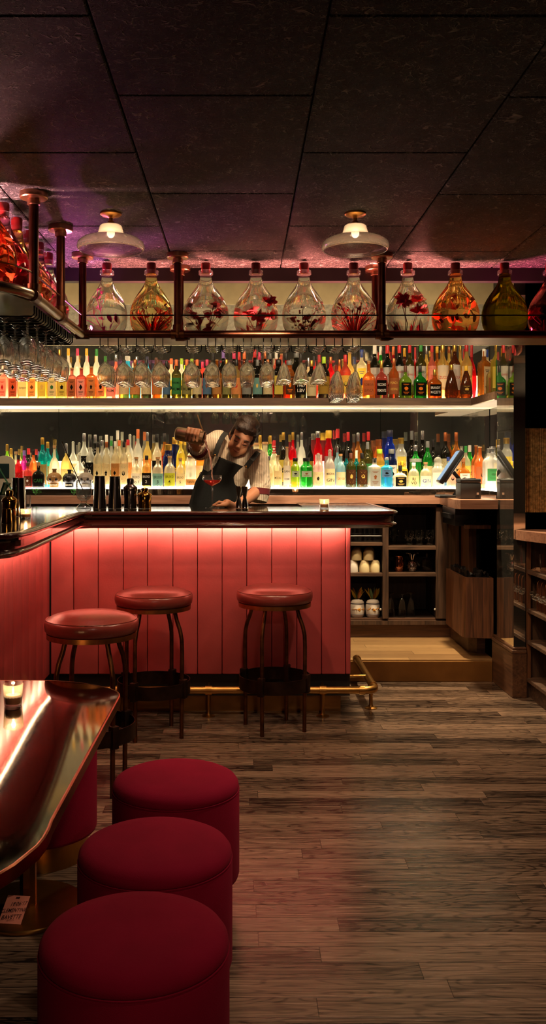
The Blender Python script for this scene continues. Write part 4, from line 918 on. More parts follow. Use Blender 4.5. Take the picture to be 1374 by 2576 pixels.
# (pixel column, width in pixels, top row, depth row, style, glass, cap, label, lettering, ink[, label range])
UPPER = [
 (9, 23, 925, 0, 'square', 'pink', 'cork', 'pink', '', 'r'), (34, 23, 925, 0, 'square', 'rose', 'cork', 'tan', '', 'k'), (58, 24, 925, 0, 'square', 'straw', 'cork', 'cream', 'kampot', 'k'), (83, 24, 925, 0, 'square', 'straw', 'cork', 'orange', '', 'n'),
 (107, 24, 925, 0, 'square', 'yellow', 'cork', 'yellow', '', 'y'), (132, 24, 925, 0, 'square', 'straw', 'cork', 'cream', '', 'g'), (157, 24, 925, 0, 'square', 'straw', 'cork', 'yellow', '', 'k'), (181, 23, 925, 0, 'square', 'pink', 'cork', 'tan', '', 'k'),
 (205, 24, 925, 0, 'square', 'rose', 'cork', 'pink', '', 'k'), (230, 24, 922, 0, 'square', 'orange', 'cork', 'kraft', '', 'k'), (255, 24, 922, 0, 'square', 'orange', 'cork', 'orange', '', 'k'), (280, 24, 922, 0, 'square', 'pink', 'cork', 'pink', 'BERRY|RUM', 'k'),
 (312, 26, 905, 0, 'tall', 'amber', 'black', 'cream', '', 'n'), (340, 26, 905, 0, 'tall', 'amber', 'copper', 'orange', '', 'n'), (368, 26, 905, 0, 'tall', 'brown', 'black', 'cream', '', 'n'), (396, 26, 905, 0, 'tall', 'amber', 'brown', 'kraft', '', 'n'),
 (419, 22, 908, 0, 'tall', 'dark', 'black', 'blue', 'RHUM', 'k'), (444, 25, 905, 0, 'tall', 'olive', 'orange', 'green', 'PANAMA|RUM', 'k'), (470, 25, 905, 0, 'tall', 'olive', 'orange', 'olive', 'PANAMA|RUM', 'k'),
 (496, 25, 905, 0, 'tall', 'dark', 'orange', 'cream', '', 'b'), (521, 24, 905, 0, 'tall', 'dark', 'pink', 'blue', '', 'n'), (546, 24, 905, 0, 'tall', 'amber', 'cork', 'kraft', 'RUM', 'k'), (570, 22, 905, 0, 'tall', 'olive', 'gold', 'olive', '', 'k'),
 (595, 25, 905, 0, 'tall', 'straw', 'black', 'orange', '', 'r'), (621, 25, 905, 0, 'tall', 'dark', 'black', 'grey', '', 'n'), (648, 25, 905, 0, 'tall', 'dark', 'grey', 'teal', '', 'y'), (674, 25, 905, 0, 'tall', 'dark', 'copper', 'cream', '', 'r'),
 (701, 26, 905, 0, 'stout', 'dark', 'black', 'yellow', 'RHUM', 'k'), (728, 26, 908, 0, 'stout', 'amber', 'grey', 'brown', '', 'o'), (757, 29, 890, 0, 'tall', 'dark', 'black', 'black', 'PORTO|OVAL|1967|LBV', 'w', (.08, .58)), (784, 26, 907, 0, 'tall', 'dark', 'gold', 'cream', 'Cusharto', 'n', (.06, .56)),
 (815, 30, 898, 0, 'tall', 'dark', 'lime', 'gold', 'CARPANO', 'k'), (869, 28, 893, 0, 'tall', 'rose', 'red', 'yellow', '', 'k'),
 (928, 32, 908, 0, 'flask', 'orange', 'cork', 'tan', 'ROMANA|BIANCA', 'n'), (960, 30, 908, 0, 'flask', 'rose', 'gold', 'black', 'VECCHIO|PIEMONTE', 'w'), (991, 27, 902, 0, 'tall', 'orange', 'copper', 'tan', 'PEACH|HEERING', 'y', (.1, .5)), (1020, 32, 920, 0, 'flask', 'lime', 'brown', 'black', '', 'o'), (1057, 32, 920, 0, 'flask', 'green', 'black', 'black', '', 'o'),
 (1094, 34, 930, 0, 'flask', 'amber', 'gold', 'black', 'BRANDY|MAZZETTI', 'w'), (1136, 37, 918, 0, 'pear', 'brown', 'gold', None, '', 'k'), (1173, 32, 920, 0, 'pear', 'brown', 'yellow', 'brown', '', 'y'),
 # second row
 (172, 20, 877, 1, 'dome', 'clear', 'yellow', 'white', '', 'k'), (195, 20, 877, 1, 'dome', 'clear', 'pink', 'white', '', 'k'), (218, 20, 877, 1, 'dome', 'clear', 'yellow', 'cream', '', 'k'), (243, 20, 878, 1, 'dome', 'clear', 'green', 'white', '', 'k'), (150, 20, 880, 1, 'dome', 'clear', 'gold', 'white', '', 'k'), (125, 20, 882, 1, 'dome', 'cream', 'orange', 'cream', '', 'k'),
 (292, 22, 892, 1, 'tall', 'pink', 'silver', 'white', '', 'r'), (321, 24, 896, 1, 'stout', 'sky', 'white', 'white', '', 'b'), (344, 22, 897, 1, 'tall', 'teal', 'silver', 'teal', '', 'w'), (370, 24, 897, 1, 'tall', 'sky', 'navy', 'navy', '', 'w'), (393, 22, 900, 1, 'tall', 'amber', 'brown', 'tan', '', 'k'),
 (431, 22, 902, 1, 'dome', 'cream', 'orange', 'yellow', '', 'k'), (457, 22, 902, 1, 'dome', 'clear', 'lime', 'yellow', '', 'k'), (483, 22, 903, 1, 'dome', 'cream', 'lime', 'cream', '', 'k'), (510, 22, 910, 1, 'tall', 'rose', 'pink', 'pink', '', 'k'), (536, 24, 888, 1, 'tall', 'dark', 'black', 'gold', '', 'k'),
 (562, 24, 882, 1, 'tall', 'dark', 'purple', 'cream', '', 'k'), (589, 24, 884, 1, 'tall', 'dark', 'pink', 'orange', '', 'k'), (615, 24, 884, 1, 'tall', 'brown', 'orange', 'cream', '', 'k'), (641, 24, 880, 1, 'tall', 'dark', 'red', 'pink', '', 'k'), (667, 22, 884, 1, 'tall', 'dark', 'copper', 'cream', '', 'k'),
 (695, 22, 884, 1, 'tall', 'pink', 'white', 'red', '', 'w'), (720, 22, 888, 1, 'tall', 'red', 'black', 'white', '', 'k'), (746, 24, 886, 1, 'stout', 'dark', 'grey', 'black', '', 'w'), (776, 24, 900, 1, 'globe', 'cream', 'silver', 'white', '', 'o'), (803, 22, 893, 1, 'tall', 'rose', 'red', 'pink', '', 'k'), (832, 24, 898, 1, 'tall', 'red', 'copper', 'tan', '', 'k'), (850, 0, 0, 1, '', '', '', '', '', ''),
 (854, 20, 905, 1, 'tall', 'orange', 'copper', 'tan', '', 'k'), (880, 24, 886, 1, 'slim', 'straw', 'cork', 'cream', '', 'k'), (910, 26, 880, 1, 'square', 'cream', 'blue', 'yellow', '', 'b'),
 (943, 28, 869, 1, 'tall', 'dark', 'white', 'white', 'CARPANO|BIANCO', 'n', (.10, .58)), (975, 28, 868, 1, 'tall', 'dark', 'red', 'white', 'PUNT|E MES', 'n', (.10, .58)), (1005, 27, 867, 1, 'tall', 'dark', 'red', 'white', 'CARPANO|PUNT|E MES', 'r', (.10, .60)), (1031, 25, 866, 1, 'tall', 'olive', 'red', 'white', 'CARPANO|ROSSO', 'r', (.08, .60)),
 (1059, 27, 862, 1, 'tall', 'olive', 'green', 'white', 'AMARO|DEL|CARSO', 'g', (.08, .58)), (1087, 22, 870, 1, 'slim', 'pink', 'red', 'pink', 'AMARO', 'k', (.08, .62)), (1114, 30, 864, 1, 'tall', 'straw', 'gold', 'white', 'ZUCCA', 'r', (.16, .60)), (1144, 29, 862, 1, 'tall', 'brown', 'gold', 'white', 'ZUCCA', 'r', (.16, .60)), (1174, 28, 862, 1, 'tall', 'straw', 'red', 'cream', 'CYNAR', 'k', (.20, .58)),
 # third row
 (958, 20, 872, 2, 'tall', 'green', 'white', 'cream', '', 'k'), (990, 20, 872, 2, 'tall', 'red', 'orange', 'red', '', 'w'), (1018, 20, 876, 2, 'tall', 'brown', 'yellow', 'red', '', 'k'), (1045, 20, 874, 2, 'globe', 'red', 'red', None, '', 'k'), (1073, 20, 870, 2, 'tall', 'straw', 'silver', 'cream', '', 'k'), (1100, 20, 872, 2, 'slim', 'amber', 'yellow', 'red', '', 'w'), (1187, 24, 868, 2, 'globe', 'red', 'red', None, '', 'k'),
 (1130, 20, 872, 2, 'slim', 'straw', 'copper', 'cream', '', 'k'), (1158, 20, 870, 2, 'slim', 'straw', 'gold', 'cream', '', 'k'), (680, 20, 884, 2, 'tall', 'dark', 'grey', 'blue', '', 'k'), (708, 20, 890, 2, 'tall', 'pink', 'cork', 'cream', '', 'k'), (790, 22, 896, 2, 'globe', 'red', 'black', None, '', 'k'), (653, 20, 886, 2, 'tall', 'dark', 'pink', 'tan', '', 'k'), (602, 20, 886, 2, 'tall', 'brown', 'red', 'tan', '', 'k'),
]
UPPER = [b for b in UPPER if b[1]]
RETU = [  # on the part of the upper shelf that comes forward: (x, y, width m, top row, ...)
 (1.745, 6.60, .075, 878, 'square', 'amber', 'white', 'cream', '', 'k'), (1.80, 6.74, .08, 880, 'square', 'cream', 'blue', 'yellow', '', 'b'), (1.765, 6.47, .075, 905, 'flask', 'straw', 'cork', 'tan', '', 'k'), (1.765, 6.345, .08, 862, 'tall', 'yellow', 'gold', 'yellow', '', 'r'), (1.765, 6.225, .078, 858, 'tall', 'green', 'silver', 'grey', '', 'k'), (1.86, 6.55, .08, 865, 'tall', 'straw', 'gold', 'cream', '', 'k'), (1.87, 6.33, .08, 866, 'tall', 'olive', 'red', 'white', '', 'k')]
LOWER = [
 (14, 26, 1150, 0, 'square', 'ice', 'silver', 'teal', '', 'w'), (46, 22, 1145, 0, 'dome', 'red', 'black', 'red', '', 'w'), (70, 22, 1164, 0, 'dome', 'rose', 'brown', 'brown', '', 'w'), (97, 32, 1163, 0, 'squat', 'dark', 'cork', 'black', 'CAFE', 'g'),
 (246, 24, 1112, 0, 'slim', 'cream', 'black', 'cream', '', 'k'), (268, 22, 1112, 0, 'slim', 'cream', 'copper', 'cream', '', 'k'), (290, 22, 1110, 0, 'slim', 'cream', 'white', 'kraft', '', 'k'), (312, 22, 1112, 0, 'slim', 'cream', 'black', 'cream', '', 'k'),
 (343, 27, 1150, 0, 'dome', 'cream', 'cork', 'white', 'BRUXO|No 1', 'k'), (369, 26, 1146, 0, 'dome', 'straw', 'black', 'black', 'BRUXO|2', 'w'), (397, 29, 1150, 0, 'dome', 'cream', 'cork', 'teal', 'BRUXO|3', 'k'), (427, 31, 1147, 0, 'dome', 'cream', 'cork', 'lime', 'BRUXO|4', 'k'), (454, 26, 1152, 0, 'dome', 'cream', 'cork', 'cream', 'BRUXO|5', 'k'), (480, 29, 1146, 0, 'jar', 'clear', 'wood', 'kraft', 'TAPATIO', 'k', (.08, .26)),
 (677, 20, 1147, 0, 'dome', 'cream', 'silver', 'cream', '', 'o'), (699, 23, 1146, 0, 'slim', 'cream', 'cork', 'cream', 'MEZCAL', 'k'), (722, 20, 1124, 0, 'slim', 'cream', 'cork', 'white', 'SAN|COSME', 'k', (.06, .54)), (743, 24, 1152, 0, 'stout', 'lime', 'black', 'silver', '', 'k', (.36, .56)), (771, 33, 1152, 0, 'stout', 'green', 'black', 'silver', '', 'n', (.36, .56)),
 (801, 28, 1142, 0, 'dome', 'clear', 'glass', 'cream', '', 'k'), (830, 27, 1132, 0, 'dome', 'clear', 'glass', 'cream', 'MARCONI 46|GIN', 'k', (.06, .5)), (857, 26, 1142, 0, 'dome', 'ice', 'cork', 'cream', 'DRY GIN', 'o'), (883, 26, 1140, 0, 'tall', 'olive', 'brown', 'brown', '', 'y'), (911, 27, 1140, 0, 'tall', 'olive', 'black', 'brown', '', 'y'),
 (942, 31, 1152, 0, 'square', 'clear', 'black', 'grey', '', 'n'), (973, 30, 1154, 0, 'square', 'sky', 'glass', 'blue', '', 'k', (.36, .62)), (1007, 36, 1171, 0, 'squat', 'cream', 'black', 'black', '', 'y'), (1041, 28, 1164, 0, 'dome', 'cream', 'white', 'cream', 'RI|VO', 'k'), (1071, 28, 1163, 0, 'dome', 'cream', 'cork', 'white', 'GIN', 'b'), (1102, 31, 1158, 0, 'jar', 'clear', 'glass', 'white', '', 'g'),
 (1136, 24, 1160, 0, 'jar', 'cream', 'cork', 'pink', '', 'k'), (1166, 32, 1152, 0, 'squat', 'amber', 'wood', 'white', '', 'k'),
 # second row
 (18, 22, 1118, 1, 'tall', 'lime', 'gold', 'lime', '', 'k'), (40, 24, 1136, 1, 'dome', 'cream', 'cork', 'cream', '', 'k'), (61, 24, 1133, 1, 'dome', 'magenta', 'purple', 'pink', '', 'w'), (84, 22, 1132, 1, 'dome', 'orange', 'black', 'orange', '', 'k'), (107, 26, 1101, 1, 'dome', 'teal', 'gold', 'kraft', '', 'k'), (137, 32, 1121, 1, 'globe', 'cream', 'cork', 'white', '', 'k'), (167, 34, 1116, 1, 'globe', 'straw', 'silver', 'cream', '', 'k'),
 (200, 34, 1140, 1, 'globe', 'clear', 'glass', 'white', '', 'k'), (228, 24, 1106, 1, 'tall', 'clear', 'black', 'black', '', 'w'), (257, 24, 1108, 1, 'slim', 'clear', 'silver', 'cream', '', 'k'), (280, 20, 1108, 1, 'slim', 'clear', 'green', 'white', '', 'g'), (300, 20, 1108, 1, 'slim', 'cream', 'orange', 'orange', '', 'r'), (322, 22, 1106, 1, 'slim', 'cream', 'red', 'orange', '', 'r'), (347, 26, 1080, 1, 'tall', 'clear', 'orange', 'white', '', 'g'), (371, 25, 1088, 1, 'tall', 'straw', 'silver', 'orange', '', 'r'), (395, 25, 1092, 1, 'tall', 'cream', 'black', 'black', 'HABANA', 'r', (.2, .5)),
 (423, 28, 1118, 1, 'jar', 'navy', 'gold', 'navy', '', 'y'), (455, 24, 1098, 1, 'dome', 'yellow', 'yellow', 'yellow', 'CABO', 'n'), (480, 24, 1110, 1, 'dome', 'cream', 'cork', 'white', '', 'g'), (505, 24, 1108, 1, 'dome', 'amber', 'black', 'cream', '', 'k'), (535, 26, 1104, 1, 'tall', 'clear', 'lime', 'white', '', 'k'), (562, 26, 1104, 1, 'tall', 'cream', 'gold', 'cream', '', 'k'), (590, 26, 1108, 1, 'dome', 'straw', 'cork', 'cream', '', 'k'), (618, 26, 1106, 1, 'dome', 'clear', 'silver', 'white', '', 'k'), (645, 22, 1114, 1, 'jar', 'cream', 'cork', 'cream', '', 'k'),
 (667, 20, 1112, 1, 'jar', 'cream', 'cork', 'white', '', 'k'), (690, 22, 1108, 1, 'slim', 'cream', 'red', 'red', '', 'w', (.72, .9)), (713, 24, 1088, 1, 'dome', 'dark', 'cream' if False else 'gold', 'yellow', '', 'k', (.1, .5)), (737, 24, 1088, 1, 'dome', 'red', 'gold', 'yellow', '', 'k', (.1, .5)), (759, 24, 1088, 1, 'dome', 'clear', 'silver', 'white', '', 'k', (.1, .5)), (780, 20, 1100, 1, 'tall', 'dark', 'black', 'gold', '', 'k'), (800, 25, 1085, 1, 'stout', 'red', 'silver', 'white', '', 'r'), (827, 27, 1083, 1, 'jar', 'red', 'yellow', 'grey', '', 'k'), (849, 23, 1124, 1, 'dome', 'ice', 'silver', 'ice' if False else 'blue', '', 'b'), (872, 24, 1133, 1, 'globe', 'teal', 'black', 'teal', '', 'k'), (897, 24, 1133, 1, 'globe', 'teal', 'white', 'teal', '', 'b'), (925, 24, 1112, 1, 'tall', 'olive', 'grey', 'green', '', 'k'),
 (955, 25, 1130, 1, 'stout', 'yellow', 'lime', 'yellow', '', 'k'), (985, 26, 1130, 1, 'stout', 'navy', 'grey', 'white', '', 'k'), (1012, 26, 1160, 1, 'square', 'yellow', 'yellow', 'black', '', 'y'), (1046, 30, 1120, 1, 'dome', 'green', 'silver', None, '', 'k'), (1076, 26, 1110, 1, 'dome', 'green', 'grey', 'cream', '', 'k'), (1104, 24, 1146, 1, 'square', 'cream', 'black', 'white', '', 'k'), (1128, 22, 1150, 1, 'dome', 'ice', 'blue', 'blue', '', 'w'), (1172, 24, 1122, 1, 'tall', 'cream', 'green', 'yellow', 'Genepy', 'k'), (1198, 24, 1120, 1, 'tall', 'orange', 'cork', 'orange', '', 'k'),
 # third row
 (28, 22, 1128, 2, 'tall', 'straw', 'gold', 'cream', '', 'k'), (72, 22, 1128, 2, 'tall', 'dark', 'red', 'tan', '', 'k'), (120, 22, 1112, 2, 'dome', 'teal', 'gold', 'kraft', '', 'w'), (184, 22, 1112, 2, 'tall', 'clear', 'glass', 'cream', '', 'k'), (212, 26, 1090, 2, 'tall', 'clear', 'silver', 'black', '', 'w', (.3, .58)), (240, 24, 1094, 2, 'tall', 'dark', 'silver', 'black', '', 'w'), (268, 22, 1094, 2, 'tall', 'clear', 'white', 'white', '', 'k'), (296, 22, 1083, 2, 'tall', 'cream', 'white', 'cream', '', 'k'), (327, 22, 1094, 2, 'tall', 'clear', 'glass', 'white', '', 'k'), (414, 24, 1090, 2, 'tall', 'amber', 'black', 'red', '', 'k', (.4, .58)), (440, 22, 1100, 2, 'jar', 'navy', 'gold', 'navy', '', 'y'),
 (655, 22, 1095, 2, 'tall', 'straw', 'gold', 'cream', '', 'k'), (680, 22, 1096, 2, 'tall', 'green', 'gold', 'cream', '', 'k'), (850, 25, 1079, 2, 'tall', 'dark', 'red', 'brown', '', 'y'), (876, 25, 1087, 2, 'tall', 'dark', 'red', 'brown', '', 'w'), (901, 27, 1089, 2, 'tall', 'amber', 'silver', 'gold', '', 'k'), (927, 25, 1086, 2, 'tall', 'olive', 'red', 'cream', '', 'k'), (953, 27, 1106, 2, 'jar', 'orange', 'copper', 'tan', '', 'k'), (981, 27, 1082, 2, 'stout', 'blue', 'navy', 'navy', '', 'w'), (1009, 28, 1102, 2, 'stout', 'clear', 'gold', 'yellow', 'GORDONS', 'r', (.3, .62)), (1036, 25, 1084, 2, 'tall', 'dark', 'grey', 'black', 'O', 'w', (.2, .55)), (1063, 25, 1084, 2, 'tall', 'dark', 'silver', 'black', 'O', 'w', (.2, .55)), (1090, 23, 1106, 2, 'tall', 'dark', 'black', 'green', '', 'k'), (1121, 27, 1088, 2, 'tall', 'dark', 'copper', 'cream', '', 'k'), (1148, 29, 1088, 2, 'tall', 'amber', 'copper', 'cream', 'M', 'k'), (1182, 24, 1120, 2, 'tall', 'green', 'white', 'cream', '', 'k'), (1205, 22, 1122, 2, 'tall', 'clear', 'silver', 'white', '', 'k'),
]
RETL = [(1.735, 6.02, .125, 1152, 'dome', 'cream', 'black', 'cream', '', 'n', (.06, .55)), (1.715, 6.30, .11, 1128, 'stout', 'clear', 'silver', 'green', '', 'g', (.2, .5)), (1.80, 6.44, .08, 1106, 'tall', 'olive', 'gold', 'yellow', '', 'k'), (1.86, 6.22, .09, 1120, 'dome', 'cream', 'cork', 'white', '', 'k'), (1.705, 6.56, .08, 1124, 'tall', 'orange', 'cork', 'tan', '', 'k'), (1.81, 6.62, .08, 1124, 'stout', 'clear', 'silver', 'white', '', 'k')]
rowname = {('u', 0): 'front row of the upper shelf', ('u', 1): 'second row of the upper shelf', ('u', 2): 'back row of the upper shelf', ('l', 0): 'front row of the lit ledge', ('l', 1): 'second row of the lit ledge', ('l', 2): 'back row of the lit ledge', ('ur', 0): 'shelf end at the pier', ('lr', 0): 'ledge end at the pier'}
grp = {'u': 'bottles on the upper shelf', 'l': 'bottles on the lit ledge', 'ur': 'bottles on the upper shelf', 'lr': 'bottles on the lit ledge'}
recs = []
for key, L_, (z, ys_) in (('u', UPPER, U), ('l', LOWER, Lw)):
    for row in (0, 1, 2):
        q = sorted([b for b in L_ if b[3] == row], key=lambda b: b[0])
        ws = [min(b[1], 36) for b in q]
        for i in range(len(q) - 1):
            dx = q[i + 1][0] - q[i][0]
            if (ws[i] + ws[i + 1]) / 2 > dx - 0.8:
                k = (dx - 0.8) / ((ws[i] + ws[i + 1]) / 2); ws[i] *= k; ws[i + 1] *= k
        for i in range(len(q) - 1):
            dx = q[i + 1][0] - q[i][0]
            if (ws[i] + ws[i + 1]) / 2 > dx - 0.6: ws[i] *= .93; ws[i + 1] *= .93
        for b, w_ in zip(q, ws):
            Y = ys_[row]; wm = w_ * Y / FPX
            if wm > 0.094: Y = ys_[row] + (0.0 if row else 0.0)
            recs.append(dict(key=key, row=row, x=X(b[0], Y), y=Y, z=z, w=min(wm, 0.1), h=Z(b[2], Y) - z, st=b[4], g=b[5], c=b[6], l=b[7], t=b[8], ink=b[9], lr=b[10] if len(b) > 10 else None))
for key, L_, z in (('ur', RETU, SZ), ('lr', RETL, LZ)):
    for b in L_: recs.append(dict(key=key, row=0, x=b[0], y=b[1], z=z, w=b[2], h=Z(b[3], b[1]) - z, st=b[4], g=b[5], c=b[6], l=b[7], t=b[8], ink=b[9], lr=b[10] if len(b) > 10 else None))
gname = {'ice': 'pale blue', 'sky': 'bright blue', 'dark': 'near black', 'navy': 'navy blue', 'straw': 'gold', 'cream': 'milky', 'rose': 'wine red', 'olive': 'olive green'}
def short(r): return f"{gname.get(r['g'], r['g']).split()[-1]} {CC[r['c']][0]}-topped one"
for r in recs:
    sh_ = WORD[r['st']]; g = gname.get(r['g'], r['g'])
    r['d1'] = f"{g} {sh_} bottle, {CC[r['c']][0]} top" + (f", {r['l']} label" if r['l'] else '') 
cnt = {}
for r in recs: cnt.setdefault((r['d1'], rowname[r['key'], r['row']]), []).append(r)
byrow = {}
for r in recs: byrow.setdefault((r['key'], r['row']), []).append(r)
for v in byrow.values(): v.sort(key=lambda r: r['x'])
seen = {}
for (d, rn), v in cnt.items():
    for r in v:
        if len(v) == 1: r['label'] = f"{d}, {rn}"
        else:
            line = byrow[r['key'], r['row']]; i = line.index(r); a = line[i - 1] if i else None; b = line[i + 1] if i + 1 < len(line) else None
            n1 = short(a) if a else 'row end'; n2 = short(b) if b else 'row end'
            d2 = d.replace(' label', '').replace(' bottle', ' bottle') if len((d + n1 + n2).split()) > 12 else d
            r['label'] = f"{d2}, between {n1} and {n2}"
        lab = r['label']
        while len(lab.split()) > 16: lab = ' '.join(lab.replace(' shaped', '').replace(' of the', '', 1).replace(' one', '', 1).split()); lab = lab if len(lab.split()) <= 16 else ' '.join(lab.split()[:16])
        r['label'] = lab; seen.setdefault(lab, []).append(r)
for lab, v in seen.items():
    if len(v) > 1:
        for k, r in enumerate(sorted(v, key=lambda r: r['x'])): r['label'] = ' '.join((ORD[k] + ' from the bar corner side: ' + lab).split()[:16])
for r in recs:
    kw = {}
    if r['st'] == 'dome' and r['g'] == 'green' and r['c'] == 'silver': kw['band'] = ('silver', .60, .68)
    o = make_bottle(r['st'], r['w'], r['h'], r['g'], r['c'], r['l'], r['t'], r['ink'], (r['x'], r['y'], r['z'] + 0.0006), rnd.uniform(-.12, .12) if r['key'] in 'ul' else rnd.uniform(0.1, 0.5), r['lr'], **kw)
    o['label'] = r['label']; o['group'] = grp[r['key']]

# skull shaped bottles
SK = [(137, 38, s(150, 110, 62), 'tan', 'ochre painted skull bottle with bared teeth on the lit ledge'), (175, 36, s(20, 18, 18), 'black', 'black glossy skull bottle on the lit ledge'), (216, 38, s(150, 138, 126), 'grey', 'grey skull bottle half hidden behind the mixing glass')]
for px, w_, col, nm, lab in SK:
    x, y = X(px, 6.785), 6.785; r = w_ * 6.785 / FPX / 2
    t = thing('skull_bottle', lab, 'bottle', (x, y, LZ + 0.0006), 0, 'skull bottles on the lit ledge')
    m = pr(nm + ' skull ceramic', col, 0.3, noise=(30, 0.2))
    mb = MB(); mb.sph((0, 0, r * 1.22), (r, r * 1.0, r * .82), 24, 16); mb.lathe([(r * .55, 0.0), (r * .62, r * .08), (r * .60, r * .5), (r * .7, r * 1.0)], (0, -r * .12, 0), 20)
    mb.sph((-r * .68, -r * .45, r * .95), (r * .22, r * .25, r * .2), 12, 8); mb.sph((r * .68, -r * .45, r * .95), (r * .22, r * .25, r * .2), 12, 8)
    b = mb.build('skull', m, t)
    mb = MB()
    for e in (-1, 1): mb.sph((e * r * .38, -r * .86, r * 1.12), (r * .21, r * .13, r * .2), 14, 10)
    mb.build('eye_sockets', pr('skull hollow', s(26, 18, 14) if nm != 'black' else s(96, 90, 84), 0.5), t)
    MB().lathe([(r * .11, 0), (0.001, r * .2)], (0, -r * .93, r * .78), 3).build('nose', pr('skull hollow', s(26, 18, 14), 0.5), t)
    mb = MB()
    for k in range(7):
        a = R(-36 + 12 * k); mb.rbox(-r * .055, r * .055, -.003, .003, -r * .1, r * .1, .0015, 1, M=Matrix.Translation((math.sin(a) * r * .66, -r * .12 - math.cos(a) * r * .62, r * .40)) @ Matrix.Rotation(a, 4, 'Z'))
    mb.build('teeth', pr('skull teeth', s(214, 200, 170), 0.4), t)
    MB().lathe([(r * .26, r * 1.96), (r * .24, r * 2.3), (r * .3, r * 2.32), (r * .3, r * 2.5), (r * .2, r * 2.52)], n=14).build('stopper', pr(nm + ' skull stopper', [c * .6 for c in col], 0.4), t)
# ---------------------------------------------------------------- cupboard contents
def lat(prof, **k): return MB().lathe(prof, **k)
def cz(py, y=6.70): return Z(py, y)
S1, S2, S3 = cab_y(1365), cab_y(1442), cab_y(1563)       # left bay shelf tops
R1, R2 = cab_y(1375), cab_y(1442)
mugm = [CREAM, WHITEC]
k = 0
mugs = [(888, 0, 0, 1), (917, 0, 0, 0), (944, 0, 0, 0), (897, 1, 0, 0), (927, 1, 0, 0), (901, 0, 1, 0), (931, 0, 1, 1), (903, 1, 1, 0), (934, 1, 1, 0)]
mug_lab = ['white upturned cup by the bar end, bottom of the cup pile', 'cream upturned cup in the middle of the bottom row of cups', 'cream upturned cup at the pineapple jar side end, bottom row, by the post', 'cream upturned cup stacked on top over the white cup', 'cream upturned cup stacked on top beside the post', 'cream cup behind the bottom row, near the white cup', 'white cup behind the bottom row by the post', 'cream cup behind the upper cup over the white one', 'cream cup behind the upper cup beside the post']
for (px, up, bk, m), lab in zip(mugs, mug_lab):
    y = 6.70 + 0.09 * bk; x = X(px, 6.70) if not bk else X(px, 6.70)
    t = thing('cup', lab, 'cup', (x, y, S2 + 0.0005 + up * 0.0875), 0, 'upturned cups in the cupboard')
    MB().lathe([(0.038, 0.0), (0.0385, 0.003), (0.039, 0.03), (0.037, 0.055), (0.031, 0.074), (0.024, 0.0835), (0.020, 0.0865)], n=24).build('cup_body', mugm[m], t, angle=70)
    MB().lathe([(0.021, 0.084), (0.021, 0.0872), (0.017, 0.0872), (0.016, 0.0855)], n=20).build('foot_ring', mugm[m], t)
LEAFM = [pr('glazed yellow leaf', s(206, 180, 70), 0.3), pr('glazed green leaf', s(96, 140, 110), 0.3), pr('glazed ochre leaf', s(170, 110, 50), 0.35)]
for px, lab in ((899, 'painted white ceramic pineapple jar half behind the bar end'), (938, 'painted white ceramic pineapple jar beside the cupboard post')):
    x, y = X(px, 6.74), 6.74
    t = thing('pineapple_jar', lab, 'jar', (x, y, S3 + 0.003), rnd.uniform(-.3, .3), 'ceramic pineapple jars')
    MB().lathe([(0.036, 0.0), (0.042, 0.006), (0.051, 0.03), (0.054, 0.065), (0.052, 0.095), (0.046, 0.115)], n=28).build('jar_body', WHITEC, t, angle=80)
    MB().lathe([(0.049, 0.114), (0.048, 0.124), (0.038, 0.137), (0.018, 0.143)], n=28).build('lid', WHITEC, t, angle=80)
    mb = MB()
    for z, w_ in ((0.112, .0016), (0.032, .0012), (0.022, .0012)):
        rr = 0.0495 if z > .1 else 0.0513 if z > .03 else 0.0475
        mb.tube([(rr * math.cos(a * .2618), rr * math.sin(a * .2618), z) for a in range(24)], w_, 5, closed=True)
    mb.build('blue_line', pr('blue glaze line', s(60, 76, 110), 0.3), t)
    mb = MB()
    for j in range(7):
        a = R(-90 + (j - 3) * 16 - 20); leaf(mb, (0.0535 * math.cos(a), 0.0535 * math.sin(a), 0.07), (math.cos(a + 1.57), math.sin(a + 1.57), rnd.uniform(-1.4, 1.4)), 0.022, 0.004, 0, 0.05)
    mb.sph((0.0, -0.0535, 0.068), (0.010, 0.002, 0.010), 10, 6, 0)
    mb.build('painted_flower', [pr('orange glaze', s(206, 140, 50), 0.3)], t)
    mb = MB()
    for j in range(14):
        a = 2 * math.pi * j / 14 * 2.3; up = 1.1 + 0.9 * (j / 14); leaf(mb, (0.010 * math.cos(a), 0.010 * math.sin(a), 0.140), (math.cos(a), math.sin(a), up * 1.6), 0.075 + 0.02 * rnd.random(), 0.011, j % 3, 0.15)
    mb.build('leaf_crown', LEAFM, t, angle=80)
    tg = tag(MB().lathe([(0.058, 0), (0.06, 0.0012), (0.058, 0.002)], (x, y, S3 + 0.0006), 28).build('coaster', pr('white paper coaster', s(214, 206, 190), 0.8)), lab.replace('painted white ceramic pineapple jar', 'white round paper coaster under the pineapple jar'), 'coaster', 'coasters under the pineapple jars')
